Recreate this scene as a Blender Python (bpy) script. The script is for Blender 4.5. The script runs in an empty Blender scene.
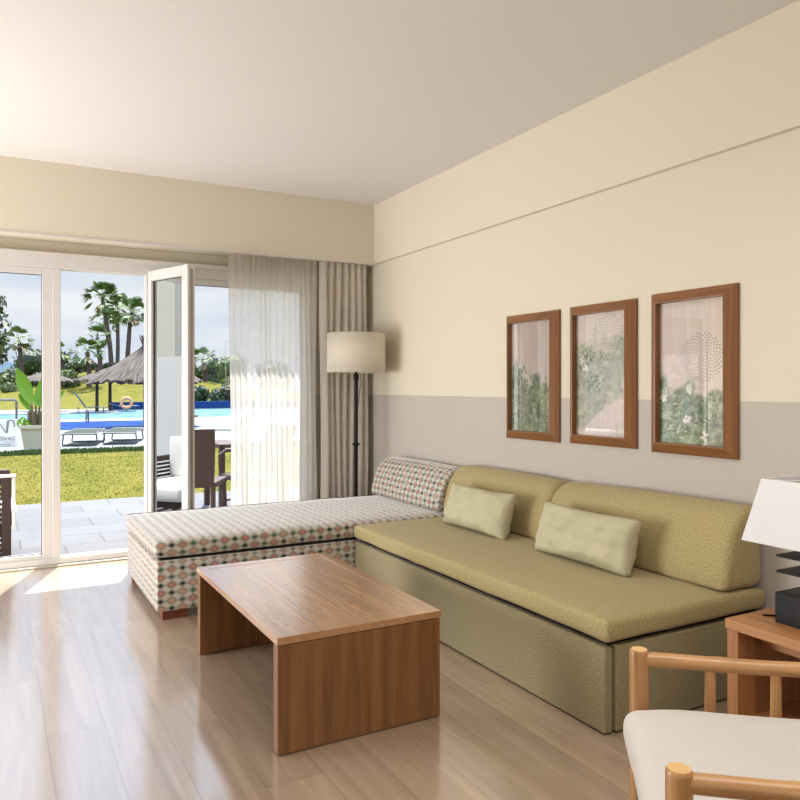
import bpy, bmesh, math, random
from mathutils import Vector, Matrix, noise
random.seed(7)
C = bpy.context.scene.collection
sc = bpy.context.scene
PI = math.pi

# ------------------------------------------------------------ camera
cam_d = bpy.data.cameras.new('camera')
cam = bpy.data.objects.new('camera', cam_d); C.objects.link(cam)
cam.location = (0, 0, 1.25)
cam.rotation_euler = (PI/2, 0, -math.atan(405/736.7))
cam_d.sensor_width = 36; cam_d.lens = 36*736.7/800
cam_d.shift_y = -12/800
cam_d.clip_start = 0.05; cam_d.clip_end = 2000
sc.camera = cam

# ------------------------------------------------------------ world, sun, light, exposure
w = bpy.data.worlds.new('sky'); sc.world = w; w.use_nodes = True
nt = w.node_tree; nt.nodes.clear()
def N(nt, t, **kw):
    n = nt.nodes.new(t)
    for k, v in kw.items(): setattr(n, k, v)
    return n
tc = N(nt, 'ShaderNodeTexCoord'); mp = N(nt, 'ShaderNodeMapping'); mp.inputs['Scale'].default_value = (1.2, 1.2, 7)
nz = N(nt, 'ShaderNodeTexNoise'); nz.inputs['Scale'].default_value = 2.2; nz.inputs['Detail'].default_value = 6
cr = N(nt, 'ShaderNodeValToRGB')
cr.color_ramp.elements[0].position = .36; cr.color_ramp.elements[0].color = (.64, .73, .85, 1)
cr.color_ramp.elements[1].position = .58; cr.color_ramp.elements[1].color = (.88, .90, .94, 1)
bg = N(nt, 'ShaderNodeBackground')
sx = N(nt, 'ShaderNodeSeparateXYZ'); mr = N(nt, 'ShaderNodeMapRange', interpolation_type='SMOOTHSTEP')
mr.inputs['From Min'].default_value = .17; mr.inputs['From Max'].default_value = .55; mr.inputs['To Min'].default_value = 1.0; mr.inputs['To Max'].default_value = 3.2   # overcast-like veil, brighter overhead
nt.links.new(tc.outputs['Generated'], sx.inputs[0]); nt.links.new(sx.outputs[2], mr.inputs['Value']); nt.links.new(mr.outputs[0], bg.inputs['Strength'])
wo = N(nt, 'ShaderNodeOutputWorld')
for a, b in ((tc.outputs['Generated'], mp.inputs[0]), (mp.outputs[0], nz.inputs['Vector']), (nz.outputs['Fac'], cr.inputs[0]),
             (bg.outputs[0], wo.inputs[0])): nt.links.new(a, b)

sd = bpy.data.lights.new('sun', 'SUN'); sd.energy = 12; sd.angle = math.radians(.6); sd.color = (1, .96, .89)
sun = bpy.data.objects.new('sun', sd); C.objects.link(sun)
alt = math.radians(64.5); az = math.atan2(.34, .94)
to_sun = Vector((math.sin(az)*math.cos(alt), math.cos(az)*math.cos(alt), math.sin(alt)))
sun.rotation_euler = to_sun.to_track_quat('Z', 'Y').to_euler()
sun.location = (6, 12, 14)

zc = N(nt, 'ShaderNodeMapRange'); zc.inputs['From Min'].default_value = .15; zc.inputs['From Max'].default_value = .6
zm = N(nt, 'ShaderNodeMix', data_type='RGBA', blend_type='MULTIPLY'); zm.inputs['B'].default_value = (.72, .9, 1.15, 1)
nt.links.new(sx.outputs[2], zc.inputs['Value']); nt.links.new(zc.outputs[0], zm.inputs['Factor']); nt.links.new(cr.outputs[0], zm.inputs['A']); nt.links.new(zm.outputs['Result'], bg.inputs[0])

def area(name, loc, direction, sx, sy, power, col):
    l = bpy.data.lights.new(name, 'AREA'); l.shape = 'RECTANGLE'; l.size = sx; l.size_y = sy; l.energy = power; l.color = col
    o = bpy.data.objects.new(name, l); C.objects.link(o); o.location = loc
    o.rotation_euler = (-Vector(direction)).to_track_quat('Z', 'Y').to_euler()
    return o
area('side_fill_light', (-2.45, 4.2, .95), (1, -.05, .0), 2.6, 1.5, 168, (.97, .985, 1))  # added fill out of view, in front of the solid left wall
area('rear_fill_light', (-.4, -2.3, 1.6), (.1, 1, .0), 3.6, 1.8, 24, (1, .985, .96))  # added fill behind the camera, the back wall has no window
area('overhead_fill_light', (1.2, .9, 2.74), (.12, .25, -1), 1.5, 1.5, 30, (1, .97, .92)).data.spread = math.radians(130)  # unseen fill added overhead to brighten sofa and floor
vs = sc.view_settings
vs.view_transform = 'Standard'; vs.look = 'None'; vs.gamma = 1; vs.exposure = 0.0; vs.use_curve_mapping = False

# ------------------------------------------------------------ materials
def s2l(c):
    return tuple(((v/255)/12.92 if v/255 <= .04045 else ((v/255+.055)/1.055)**2.4) for v in c) + (1,)
def mat(name):
    m = bpy.data.materials.new(name); m.use_nodes = True
    b = m.node_tree.nodes['Principled BSDF']
    return m, m.node_tree, b
def plain(name, rgb, rough=.6, metal=0, spec=.5, noise_amt=.0, nscale=8, bump=0, bscale=200, coord='Object'):
    m, nt, b = mat(name)
    col = s2l(rgb)
    b.inputs['Base Color'].default_value = col; b.inputs['Roughness'].default_value = rough
    b.inputs['Metallic'].default_value = metal; b.inputs['Specular IOR Level'].default_value = spec
    tc = N(nt, 'ShaderNodeTexCoord')
    if noise_amt:
        nz = N(nt, 'ShaderNodeTexNoise'); nz.inputs['Scale'].default_value = nscale; nz.inputs['Detail'].default_value = 5
        mx = N(nt, 'ShaderNodeMix', data_type='RGBA')
        mx.inputs['A'].default_value = tuple(v*(1-noise_amt) for v in col[:3])+(1,)
        mx.inputs['B'].default_value = tuple(min(1, v*(1+noise_amt)) for v in col[:3])+(1,)
        nt.links.new(tc.outputs[coord], nz.inputs['Vector']); nt.links.new(nz.outputs['Fac'], mx.inputs['Factor'])
        nt.links.new(mx.outputs['Result'], b.inputs['Base Color'])
    if bump:
        n2 = N(nt, 'ShaderNodeTexNoise'); n2.inputs['Scale'].default_value = bscale; n2.inputs['Detail'].default_value = 3
        bp = N(nt, 'ShaderNodeBump'); bp.inputs['Strength'].default_value = bump; bp.inputs['Distance'].default_value = .002
        nt.links.new(tc.outputs[coord], n2.inputs['Vector']); nt.links.new(n2.outputs['Fac'], bp.inputs['Height']); nt.links.new(bp.outputs[0], b.inputs['Normal'])
    return m
def tweed(name, a, bcol, scale=260, sheen=.15):
    m, nt, b = mat(name)
    tc = N(nt, 'ShaderNodeTexCoord')
    nz = N(nt, 'ShaderNodeTexNoise'); nz.inputs['Scale'].default_value = scale; nz.inputs['Detail'].default_value = 5; nz.inputs['Roughness'].default_value = .7
    cr = N(nt, 'ShaderNodeValToRGB'); cr.color_ramp.elements[0].position = .34; cr.color_ramp.elements[1].position = .66
    cr.color_ramp.elements[0].color = s2l(a); cr.color_ramp.elements[1].color = s2l(bcol)
    bp = N(nt, 'ShaderNodeBump'); bp.inputs['Strength'].default_value = .06; bp.inputs['Distance'].default_value = .001
    L = nt.links.new
    L(tc.outputs['UV'], nz.inputs['Vector']); L(nz.outputs['Fac'], cr.inputs[0]); L(cr.outputs[0], b.inputs['Base Color'])
    L(nz.outputs['Fac'], bp.inputs['Height']); L(bp.outputs[0], b.inputs['Normal'])
    b.inputs['Roughness'].default_value = .9; b.inputs['Specular IOR Level'].default_value = .2
    b.inputs['Sheen Weight'].default_value = sheen
    return m
def wood(name, c1, c2, axis=1, scale=1.0, rough=.4, spec=.5, groove=0, grain=26):
    """grain stretched along the given object axis"""
    m, nt, b = mat(name); L = nt.links.new
    tc = N(nt, 'ShaderNodeTexCoord'); mp = N(nt, 'ShaderNodeMapping')
    s = [grain*scale]*3; s[axis] = 1.3*scale
    mp.inputs['Scale'].default_value = s
    nz = N(nt, 'ShaderNodeTexNoise'); nz.inputs['Scale'].default_value = 1.0; nz.inputs['Detail'].default_value = 7; nz.inputs['Roughness'].default_value = .62
    nz.inputs['Distortion'].default_value = .6
    cr = N(nt, 'ShaderNodeValToRGB'); cr.color_ramp.elements[0].position = .3; cr.color_ramp.elements[1].position = .7
    cr.color_ramp.elements[0].color = s2l(c1); cr.color_ramp.elements[1].color = s2l(c2)
    L(tc.outputs['Object'], mp.inputs[0]); L(mp.outputs[0], nz.inputs['Vector']); L(nz.outputs['Fac'], cr.inputs[0]); L(cr.outputs[0], b.inputs['Base Color'])
    bp = N(nt, 'ShaderNodeBump'); bp.inputs['Strength'].default_value = .15; bp.inputs['Distance'].default_value = .001
    if groove:
        mp2 = N(nt, 'ShaderNodeMapping'); s2 = [75]*3; s2[axis] = 2.6; mp2.inputs['Scale'].default_value = s2
        n2 = N(nt, 'ShaderNodeTexNoise'); n2.inputs['Scale'].default_value = 1; n2.inputs['Detail'].default_value = 1.5
        r2 = N(nt, 'ShaderNodeValToRGB'); r2.color_ramp.elements[0].position = .47; r2.color_ramp.elements[1].position = .55
        L(tc.outputs['Object'], mp2.inputs[0]); L(mp2.outputs[0], n2.inputs['Vector']); L(n2.outputs['Fac'], r2.inputs[0])
        L(r2.outputs[0], bp.inputs['Height']); bp.inputs['Strength'].default_value = groove; bp.inputs['Distance'].default_value = .003
    else:
        L(nz.outputs['Fac'], bp.inputs['Height'])
    L(bp.outputs[0], b.inputs['Normal'])
    b.inputs['Roughness'].default_value = rough; b.inputs['Specular IOR Level'].default_value = spec
    return m
def mth(nt, op, a, b=None, c=None):
    n = N(nt, 'ShaderNodeMath', operation=op)
    for i, v in enumerate((a, b, c)):
        if v is None: continue
        if isinstance(v, (int, float)): n.inputs[i].default_value = v
        else: nt.links.new(v, n.inputs[i])
    return n.outputs[0]
def mixc(nt, f, a, b):
    n = N(nt, 'ShaderNodeMix', data_type='RGBA')
    for k, v in (('Factor', f), ('A', a), ('B', b)):
        s = n.inputs[k]
        if isinstance(v, tuple) or isinstance(v, (int, float)): s.default_value = v
        else: nt.links.new(v, s)
    return n.outputs['Result']

def floor_mat():
    m, nt, b = mat('laminate_planks'); L = nt.links.new
    tc = N(nt, 'ShaderNodeTexCoord'); sp = N(nt, 'ShaderNodeSeparateXYZ'); L(tc.outputs['Object'], sp.inputs[0])
    px = mth(nt, 'DIVIDE', mth(nt, 'ADD', sp.outputs[0], 10*.193+.03), .193)
    ix = mth(nt, 'FLOOR', px); fx = mth(nt, 'FRACT', px)
    wn = N(nt, 'ShaderNodeTexWhiteNoise', noise_dimensions='1D'); L(ix, wn.inputs['W'])
    py = mth(nt, 'ADD', mth(nt, 'DIVIDE', sp.outputs[1], 1.38), mth(nt, 'MULTIPLY', wn.outputs['Value'], 5))
    iy = mth(nt, 'FLOOR', py); fy = mth(nt, 'FRACT', py)
    cb = N(nt, 'ShaderNodeCombineXYZ'); L(ix, cb.inputs[0]); L(iy, cb.inputs[1])
    w2 = N(nt, 'ShaderNodeTexWhiteNoise', noise_dimensions='3D'); L(cb.outputs[0], w2.inputs['Vector'])
    # per plank shifted grain
    mp = N(nt, 'ShaderNodeVectorMath', operation='MULTIPLY'); L(tc.outputs['Object'], mp.inputs[0]); mp.inputs[1].default_value = (15, 1.1, 1)
    ad = N(nt, 'ShaderNodeVectorMath', operation='MULTIPLY_ADD'); L(w2.outputs['Color'], ad.inputs[0]); ad.inputs[1].default_value = (60, 60, 60); L(mp.outputs[0], ad.inputs[2])
    nz = N(nt, 'ShaderNodeTexNoise'); nz.inputs['Scale'].default_value = 1; nz.inputs['Detail'].default_value = 6; nz.inputs['Roughness'].default_value = .55; nz.inputs['Distortion'].default_value = 1.1
    L(ad.outputs[0], nz.inputs['Vector'])
    cr = N(nt, 'ShaderNodeValToRGB'); e = cr.color_ramp.elements
    e[0].position = .28; e[0].color = s2l((158, 135, 113)); e[1].position = .72; e[1].color = s2l((188, 165, 143))
    L(nz.outputs['Fac'], cr.inputs[0])
    tone = N(nt, 'ShaderNodeHueSaturation'); L(cr.outputs[0], tone.inputs['Color']); L(mth(nt, 'MULTIPLY_ADD', w2.outputs['Value'], .16, .92), tone.inputs['Value'])
    gx = mth(nt, 'LESS_THAN', mth(nt, 'MINIMUM', fx, mth(nt, 'SUBTRACT', 1, fx)), .010)
    gy = mth(nt, 'LESS_THAN', mth(nt, 'MINIMUM', fy, mth(nt, 'SUBTRACT', 1, fy)), .0012)
    g = mth(nt, 'MAXIMUM', gx, gy)
    L(mixc(nt, mth(nt, 'MULTIPLY', g, .45), tone.outputs[0], s2l((105, 84, 68))), b.inputs['Base Color'])
    bp = N(nt, 'ShaderNodeBump'); bp.inputs['Strength'].default_value = .4; bp.inputs['Distance'].default_value = .001; L(mth(nt, 'SUBTRACT', 1, g), bp.inputs['Height'])
    L(bp.outputs[0], b.inputs['Normal'])
    b.inputs['Roughness'].default_value = .34; b.inputs['Specular IOR Level'].default_value = .7
    b.inputs['Coat Weight'].default_value = 1.0; b.inputs['Coat Roughness'].default_value = .14; b.inputs['Coat IOR'].default_value = 2.05
    return m

def diamond_fabric():
    m, nt, b = mat('diamond_weave'); L = nt.links.new
    tc = N(nt, 'ShaderNodeTexCoord'); sp = N(nt, 'ShaderNodeSeparateXYZ'); L(tc.outputs['UV'], sp.inputs[0])
    nzz = N(nt, 'ShaderNodeTexNoise'); nzz.inputs['Scale'].default_value = 110; L(tc.outputs['UV'], nzz.inputs['Vector'])
    wob = mth(nt, 'MULTIPLY', mth(nt, 'SUBTRACT', nzz.outputs['Fac'], .5), .09)
    pu = mth(nt, 'ADD', mth(nt, 'DIVIDE', sp.outputs[0], .0575), wob); pv = mth(nt, 'ADD', mth(nt, 'DIVIDE', sp.outputs[1], .0425), wob)
    iu = mth(nt, 'FLOOR', pu); iv = mth(nt, 'FLOOR', pv)
    p = mth(nt, 'ABSOLUTE', mth(nt, 'SUBTRACT', mth(nt, 'FRACT', pu), .5)); q = mth(nt, 'ABSOLUTE', mth(nt, 'SUBTRACT', mth(nt, 'FRACT', pv), .5))
    d = mth(nt, 'ADD', p, q)
    par = mth(nt, 'FLOORED_MODULO', mth(nt, 'ADD', iu, iv), 2.0)
    cb = N(nt, 'ShaderNodeCombineXYZ'); L(iu, cb.inputs[0]); L(iv, cb.inputs[1])
    wn = N(nt, 'ShaderNodeTexWhiteNoise', noise_dimensions='2D'); L(cb.outputs[0], wn.inputs['Vector'])
    cream = s2l((202, 196, 182)); coral = s2l((176, 104, 86)); dark = s2l((34, 44, 42)); green = s2l((70, 96, 76)); line = s2l((84, 76, 68)); tan = s2l((192, 146, 118))
    fb = N(nt, 'ShaderNodeTexNoise'); fb.inputs['Scale'].default_value = 420; L(tc.outputs['UV'], fb.inputs['Vector'])
    base = mixc(nt, fb.outputs['Fac'], s2l((184, 178, 164)), s2l((214, 209, 198)))
    # parity 0 : coral diamond with outline
    cor = mixc(nt, mth(nt, 'GREATER_THAN', wn.outputs['Value'], .55), coral, tan)
    cor = mixc(nt, mth(nt, 'MULTIPLY', fb.outputs['Fac'], .35), cor, cream)
    a = mixc(nt, mth(nt, 'LESS_THAN', d, .60), base, line)
    a = mixc(nt, mth(nt, 'LESS_THAN', d, .52), a, base)
    a = mixc(nt, mth(nt, 'LESS_THAN', d, .45), a, line)
    a = mixc(nt, mth(nt, 'LESS_THAN', d, .38), a, cor)
    a = mixc(nt, mth(nt, 'LESS_THAN', d, .12), a, tan)
    dk = mixc(nt, mth(nt, 'GREATER_THAN', wn.outputs['Value'], .6), dark, green)
    c = mixc(nt, mth(nt, 'LESS_THAN', d, .31), base, dk)
    c = mixc(nt, mth(nt, 'MULTIPLY', mth(nt, 'GREATER_THAN', d, .40), mth(nt, 'LESS_THAN', d, .48)), c, line)
    L(mixc(nt, par, a, c), b.inputs['Base Color'])
    bp = N(nt, 'ShaderNodeBump'); bp.inputs['Strength'].default_value = .3; bp.inputs['Distance'].default_value = .001; L(fb.outputs['Fac'], bp.inputs['Height']); L(bp.outputs[0], b.inputs['Normal'])
    b.inputs['Roughness'].default_value = .75; b.inputs['Sheen Weight'].default_value = .9; b.inputs['Sheen Roughness'].default_value = .3
    b.inputs['Specular IOR Level'].default_value = .6
    return m

def wall_mat(name='wall_paint', split=None):
    m, nt, b = mat(name); L = nt.links.new
    up = s2l((222, 213, 194)); lo = s2l((192, 184, 174))
    if split:
        tc = N(nt, 'ShaderNodeTexCoord'); sp = N(nt, 'ShaderNodeSeparateXYZ'); L(tc.outputs['Object'], sp.inputs[0])
        L(mixc(nt, mth(nt, 'GREATER_THAN', sp.outputs[2], split), lo, up), b.inputs['Base Color'])
    else: b.inputs['Base Color'].default_value = up
    b.inputs['Roughness'].default_value = .85; b.inputs['Specular IOR Level'].default_value = .25
    return m
def glass_mat(name, refl, rough=.0, tint=(1, 1, 1, 1), k=.5):
    m, nt, b = mat(name); nt.nodes.remove(b); L = nt.links.new
    out = nt.nodes['Material Output']
    t = N(nt, 'ShaderNodeBsdfTransparent'); t.inputs[0].default_value = tint
    g = N(nt, 'ShaderNodeBsdfGlossy'); g.inputs['Roughness'].default_value = rough
    lw = N(nt, 'ShaderNodeLayerWeight'); lw.inputs['Blend'].default_value = .25
    f = mth(nt, 'MINIMUM', mth(nt, 'MULTIPLY_ADD', lw.outputs['Fresnel'], k, refl), 1.0)
    mx = N(nt, 'ShaderNodeMixShader'); L(f, mx.inputs[0]); L(t.outputs[0], mx.inputs[1]); L(g.outputs[0], mx.inputs[2]); L(mx.outputs[0], out.inputs[0])
    return m
def cloth_thin(name, rgb, trans, transp, tv=None):
    m, nt, b = mat(name); nt.nodes.remove(b); L = nt.links.new; out = nt.nodes['Material Output']
    d = N(nt, 'ShaderNodeBsdfDiffuse'); d.inputs[0].default_value = s2l(rgb)
    t = N(nt, 'ShaderNodeBsdfTranslucent'); t.inputs[0].default_value = s2l(tv or rgb)
    m1 = N(nt, 'ShaderNodeMixShader'); m1.inputs[0].default_value = trans; L(d.outputs[0], m1.inputs[1]); L(t.outputs[0], m1.inputs[2])
    p = N(nt, 'ShaderNodeBsdfTransparent'); m2 = N(nt, 'ShaderNodeMixShader'); m2.inputs[0].default_value = transp
    L(m1.outputs[0], m2.inputs[1]); L(p.outputs[0], m2.inputs[2]); L(m2.outputs[0], out.inputs[0])
    return m
def leaf_mat(name, a, bcol, rough=.6):
    m, nt, b = mat(name); L = nt.links.new
    g = N(nt, 'ShaderNodeNewGeometry'); cr = N(nt, 'ShaderNodeValToRGB')
    cr.color_ramp.elements[0].color = s2l(a); cr.color_ramp.elements[1].color = s2l(bcol)
    L(g.outputs['Random Per Island'], cr.inputs[0]); L(cr.outputs[0], b.inputs['Base Color']); b.inputs['Roughness'].default_value = rough
    return m
def grass_mat():
    m, nt, b = mat('lawn'); L = nt.links.new
    tc = N(nt, 'ShaderNodeTexCoord')
    n1 = N(nt, 'ShaderNodeTexNoise'); n1.inputs['Scale'].default_value = 1.3; n1.inputs['Detail'].default_value = 10; n1.inputs['Roughness'].default_value = .7
    n2 = N(nt, 'ShaderNodeTexNoise'); n2.inputs['Scale'].default_value = 26; n2.inputs['Detail'].default_value = 3
    L(tc.outputs['Object'], n1.inputs['Vector']); L(tc.outputs['Object'], n2.inputs['Vector'])
    cr = N(nt, 'ShaderNodeValToRGB'); e = cr.color_ramp.elements
    e[0].position = .38; e[0].color = s2l((72, 78, 24)); e[1].position = .62; e[1].color = s2l((116, 104, 50))
    x = e.new(.5); x.color = s2l((98, 94, 30))
    L(mth(nt, 'ADD', mth(nt, 'MULTIPLY', n1.outputs['Fac'], .6), mth(nt, 'MULTIPLY', n2.outputs['Fac'], .4)), cr.inputs[0])
    L(cr.outputs[0], b.inputs['Base Color']); b.inputs['Roughness'].default_value = .95; b.inputs['Specular IOR Level'].default_value = .1
    bp = N(nt, 'ShaderNodeBump'); bp.inputs['Distance'].default_value = .05; bp.inputs['Strength'].default_value = .6; L(n2.outputs['Fac'], bp.inputs['Height']); L(bp.outputs[0], b.inputs['Normal'])
    return m
def paver_mat():
    m, nt, b = mat('terrace_slabs'); L = nt.links.new
    tc = N(nt, 'ShaderNodeTexCoord'); mp = N(nt, 'ShaderNodeMapping'); mp.inputs['Location'].default_value = (.13, .2, 0)
    br = N(nt, 'ShaderNodeTexBrick'); br.inputs['Scale'].default_value = 1; br.inputs['Brick Width'].default_value = .62; br.inputs['Row Height'].default_value = .42
    br.inputs['Mortar Size'].default_value = .007; br.inputs['Color1'].default_value = s2l((100, 99, 101)); br.inputs['Color2'].default_value = s2l((110, 109, 111)); br.inputs['Mortar'].default_value = s2l((82, 80, 78))
    L(tc.outputs['Object'], mp.inputs[0]); L(mp.outputs[0], br.inputs['Vector'])
    nz = N(nt, 'ShaderNodeTexNoise'); nz.inputs['Scale'].default_value = 9; nz.inputs['Detail'].default_value = 8; L(tc.outputs['Object'], nz.inputs['Vector'])
    hv = N(nt, 'ShaderNodeHueSaturation'); L(br.outputs['Color'], hv.inputs['Color']); L(mth(nt, 'MULTIPLY_ADD', nz.outputs['Fac'], .35, .82), hv.inputs['Value'])
    L(hv.outputs[0], b.inputs['Base Color']); b.inputs['Roughness'].default_value = .7; b.inputs['Specular IOR Level'].default_value = .2
    return m
def water_mat(name, a, bcol, scale):
    m, nt, b = mat(name); L = nt.links.new
    tc = N(nt, 'ShaderNodeTexCoord'); nz = N(nt, 'ShaderNodeTexNoise'); nz.inputs['Scale'].default_value = scale; nz.inputs['Detail'].default_value = 2
    L(tc.outputs['Object'], nz.inputs['Vector'])
    cr = N(nt, 'ShaderNodeValToRGB'); cr.color_ramp.elements[0].position = .42; cr.color_ramp.elements[1].position = .6
    cr.color_ramp.elements[0].color = s2l(a); cr.color_ramp.elements[1].color = s2l(bcol); L(nz.outputs['Fac'], cr.inputs[0]); L(cr.outputs[0], b.inputs['Base Color'])
    bp = N(nt, 'ShaderNodeBump'); bp.inputs['Distance'].default_value = .03; bp.inputs['Strength'].default_value = .3; L(nz.outputs['Fac'], bp.inputs['Height']); L(bp.outputs[0], b.inputs['Normal'])
    b.inputs['Roughness'].default_value = .5; b.inputs['Specular IOR Level'].default_value = .03
    return m

M = dict(
    floor=floor_mat(), wall=wall_mat(), wall_split=wall_mat('wall_two_tone', 1.193),
    ceiling=plain('ceiling_paint', (226, 223, 220), .9, spec=.2),
    frame=plain('white_upvc', (212, 208, 204), .35), gasket=plain('gasket', (60, 58, 62), .6), metal=plain('brushed_steel', (150, 150, 148), .3, 1),
    diamond=diamond_fabric(),
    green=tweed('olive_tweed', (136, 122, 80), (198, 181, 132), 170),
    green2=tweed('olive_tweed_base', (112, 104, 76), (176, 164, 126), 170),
    pillow=plain('pillow_linen', (188, 182, 152), .9, spec=.2, noise_amt=.08, nscale=12, bump=.35, bscale=60),
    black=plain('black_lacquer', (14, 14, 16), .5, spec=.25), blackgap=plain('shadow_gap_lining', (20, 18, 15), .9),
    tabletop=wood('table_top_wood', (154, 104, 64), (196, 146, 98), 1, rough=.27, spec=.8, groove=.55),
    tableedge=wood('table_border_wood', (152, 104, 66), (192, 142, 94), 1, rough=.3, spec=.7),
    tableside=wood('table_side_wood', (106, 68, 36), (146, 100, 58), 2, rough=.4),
    legwood=wood('red_leg_wood', (96, 48, 28), (130, 72, 46), 0, rough=.4),
    oak=wood('side_table_oak', (138, 88, 50), (190, 136, 86), 1, rough=.45, grain=20),
    oakv=wood('side_table_oak_upright', (134, 84, 48), (184, 130, 80), 2, rough=.45, grain=20),
    framewood_h=wood('picture_frame_wood', (112, 70, 38), (152, 104, 62), 1, rough=.4, grain=40),
    framewood_v=wood('picture_frame_wood_upright', (108, 68, 38), (148, 100, 60), 2, rough=.4, grain=40),
    bamboo=wood('bamboo', (138, 92, 52), (208, 160, 106), 2, rough=.35, grain=30),
    bambooh=wood('bamboo_rail', (138, 92, 52), (208, 160, 106), 0, rough=.35, grain=30),
    bamboocut=plain('bamboo_cut_end', (216, 176, 120), .6, noise_amt=.12, nscale=60),
    canvas=plain('seat_canvas', (200, 194, 187), .85, spec=.2, noise_amt=.03, nscale=10, bump=.2, bscale=500),
    shade=cloth_thin('lamp_shade_linen', (243, 236, 222), .4, .0), shadew=cloth_thin('lamp_shade_white', (243, 242, 242), .3, .0),
    sheer=cloth_thin('sheer_voile', (246, 243, 236), .60, .30), drape=cloth_thin('linen_drape', (228, 221, 210), .32, .02),
    glass=glass_mat('pane_glass', .0, k=.12), leafglass=glass_mat('reflective_glass', .62), picglass=glass_mat('picture_glass', .05, k=.3),
    grass=grass_mat(), paver=paver_mat(), deck=plain('pool_deck_stone', (138, 137, 135), .8, noise_amt=.05, nscale=.8),
    water=water_mat('light_water', (62, 104, 132), (108, 138, 152), 1.6), deep=plain('blue_tile', (14, 56, 110), .5, spec=.2, noise_amt=.1, nscale=4),
    deepwater=water_mat('deep_water', (6, 44, 100), (14, 58, 116), .9),
    white=plain('white_render', (232, 230, 226), .8), wing=plain('beige_render', (216, 210, 192), .9),
    rattan=plain('brown_rattan', (62, 42, 36), .6, noise_amt=.45, nscale=90, bump=.6, bscale=120), rattan2=plain('brown_rattan_frame', (66, 45, 39), .5),
    thatch=None, slingmetal=plain('lounger_metal', (96, 98, 98), .4, .3), sling=plain('lounger_sling', (62, 68, 62), .9, spec=.1), bluesling=plain('navy_sling', (36, 50, 72), .7),
    pot=plain('planter_white', (200, 192, 176), .6), soil=plain('soil', (62, 48, 36), .95),
    towel=plain('white_towel', (232, 230, 226), .95, bump=.5, bscale=80),
    bark=plain('palm_bark', (78, 68, 62), .95, noise_amt=.3, nscale=6), darkpole=plain('dark_pole', (36, 30, 28), .8),
    palm=leaf_mat('palm_leaf', (38, 68, 26), (106, 130, 58)), hedge=leaf_mat('hedge_leaf', (22, 40, 18), (84, 104, 44)), hedge2=leaf_mat('shrub_leaf', (50, 72, 34), (134, 142, 84)),
    dark=leaf_mat('dark_hedge_leaf', (16, 34, 18), (52, 76, 36)), bop=leaf_mat('strelitzia_leaf', (90, 140, 26), (150, 186, 60), .4),
    near=leaf_mat('tree_leaf', (40, 56, 30), (96, 108, 60)),
    mountain=plain('far_mountain', (58, 78, 92), 1, noise_amt=.1, nscale=.02),
    sill=plain('threshold_stone', (176, 164, 146), .5, noise_amt=.06, nscale=30),
    lifebuoy=plain('lifebuoy', (206, 150, 110), .7, noise_amt=.3, nscale=3), signgrey=plain('sign_grey', (128, 126, 124), .7), signwhite=plain('sign_white', (226, 224, 220), .7),
)
def thatch_mat():
    m, nt, b = mat('thatch'); L = nt.links.new
    tc = N(nt, 'ShaderNodeTexCoord'); sp = N(nt, 'ShaderNodeSeparateXYZ'); L(tc.outputs['Object'], sp.inputs[0])
    an = mth(nt, 'ARCTAN2', sp.outputs[1], sp.outputs[0]); cb = N(nt, 'ShaderNodeCombineXYZ'); L(mth(nt, 'MULTIPLY', an, 18), cb.inputs[0]); L(mth(nt, 'MULTIPLY', sp.outputs[2], 2.5), cb.inputs[1])
    nz = N(nt, 'ShaderNodeTexNoise'); nz.inputs['Scale'].default_value = 1.5; nz.inputs['Detail'].default_value = 5; L(cb.outputs[0], nz.inputs['Vector'])
    cr = N(nt, 'ShaderNodeValToRGB'); cr.color_ramp.elements[0].position = .35; cr.color_ramp.elements[1].position = .65
    cr.color_ramp.elements[0].color = s2l((46, 39, 34)); cr.color_ramp.elements[1].color = s2l((104, 93, 84)); L(nz.outputs['Fac'], cr.inputs[0]); L(cr.outputs[0], b.inputs['Base Color'])
    b.inputs['Roughness'].default_value = .95
    return m
M['thatch'] = thatch_mat()
for k in ('tabletop', 'tableedge'):
    b_ = M[k].node_tree.nodes['Principled BSDF']; b_.inputs['Coat Weight'].default_value = 1; b_.inputs['Coat Roughness'].default_value = .22; b_.inputs['Coat IOR'].default_value = 1.9

# ------------------------------------------------------------ mesh helpers
def tag(o, label=None, cat=None, group=None, kind=None):
    if label: o['label'] = label
    if cat: o['category'] = cat
    if group: o['group'] = group
    if kind: o['kind'] = kind
    return o
def box_uv(bm):
    uv = bm.loops.layers.uv.verify()
    for f in bm.faces:
        n = f.normal; a = max(range(3), key=lambda i: abs(n[i]))
        for l in f.loops:
            c = l.vert.co
            l[uv].uv = (c.y, c.z) if a == 0 else ((c.x, c.z) if a == 1 else (c.x, c.y))
def obj(name, bm, m, parent=None, smooth=False, uv=True, loc=None):
    bm.normal_update()
    if uv: box_uv(bm)
    me = bpy.data.meshes.new(name); bm.to_mesh(me); bm.free()
    for mm in (m if isinstance(m, (list, tuple)) else [m]): me.materials.append(mm)
    if smooth:
        me.polygons.foreach_set('use_smooth', [True]*len(me.polygons))
        if smooth == 'auto': me.set_sharp_from_angle(angle=math.radians(40))
    o = bpy.data.objects.new(name, me); C.objects.link(o)
    if parent: o.parent = parent
    if loc: o.location = loc
    return o
def thing(name, label, cat, loc=(0, 0, 0), rz=0, group=None, kind=None):
    o = bpy.data.objects.new(name, None); C.objects.link(o); o.empty_display_size = .1
    o.location = loc; o.rotation_euler = (0, 0, rz)
    tag(o, label, cat, group, kind); return o
def struct(name, bm, m, parent=None, **k):
    o = obj(name, bm, m, parent, **k)
    if not parent: o['kind'] = 'structure'
    return o
def copy_tree(o, parent=None):
    c = o.copy(); C.objects.link(c); c.parent = parent
    for ch in list(o.children): copy_tree(ch, c)
    return c
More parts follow.
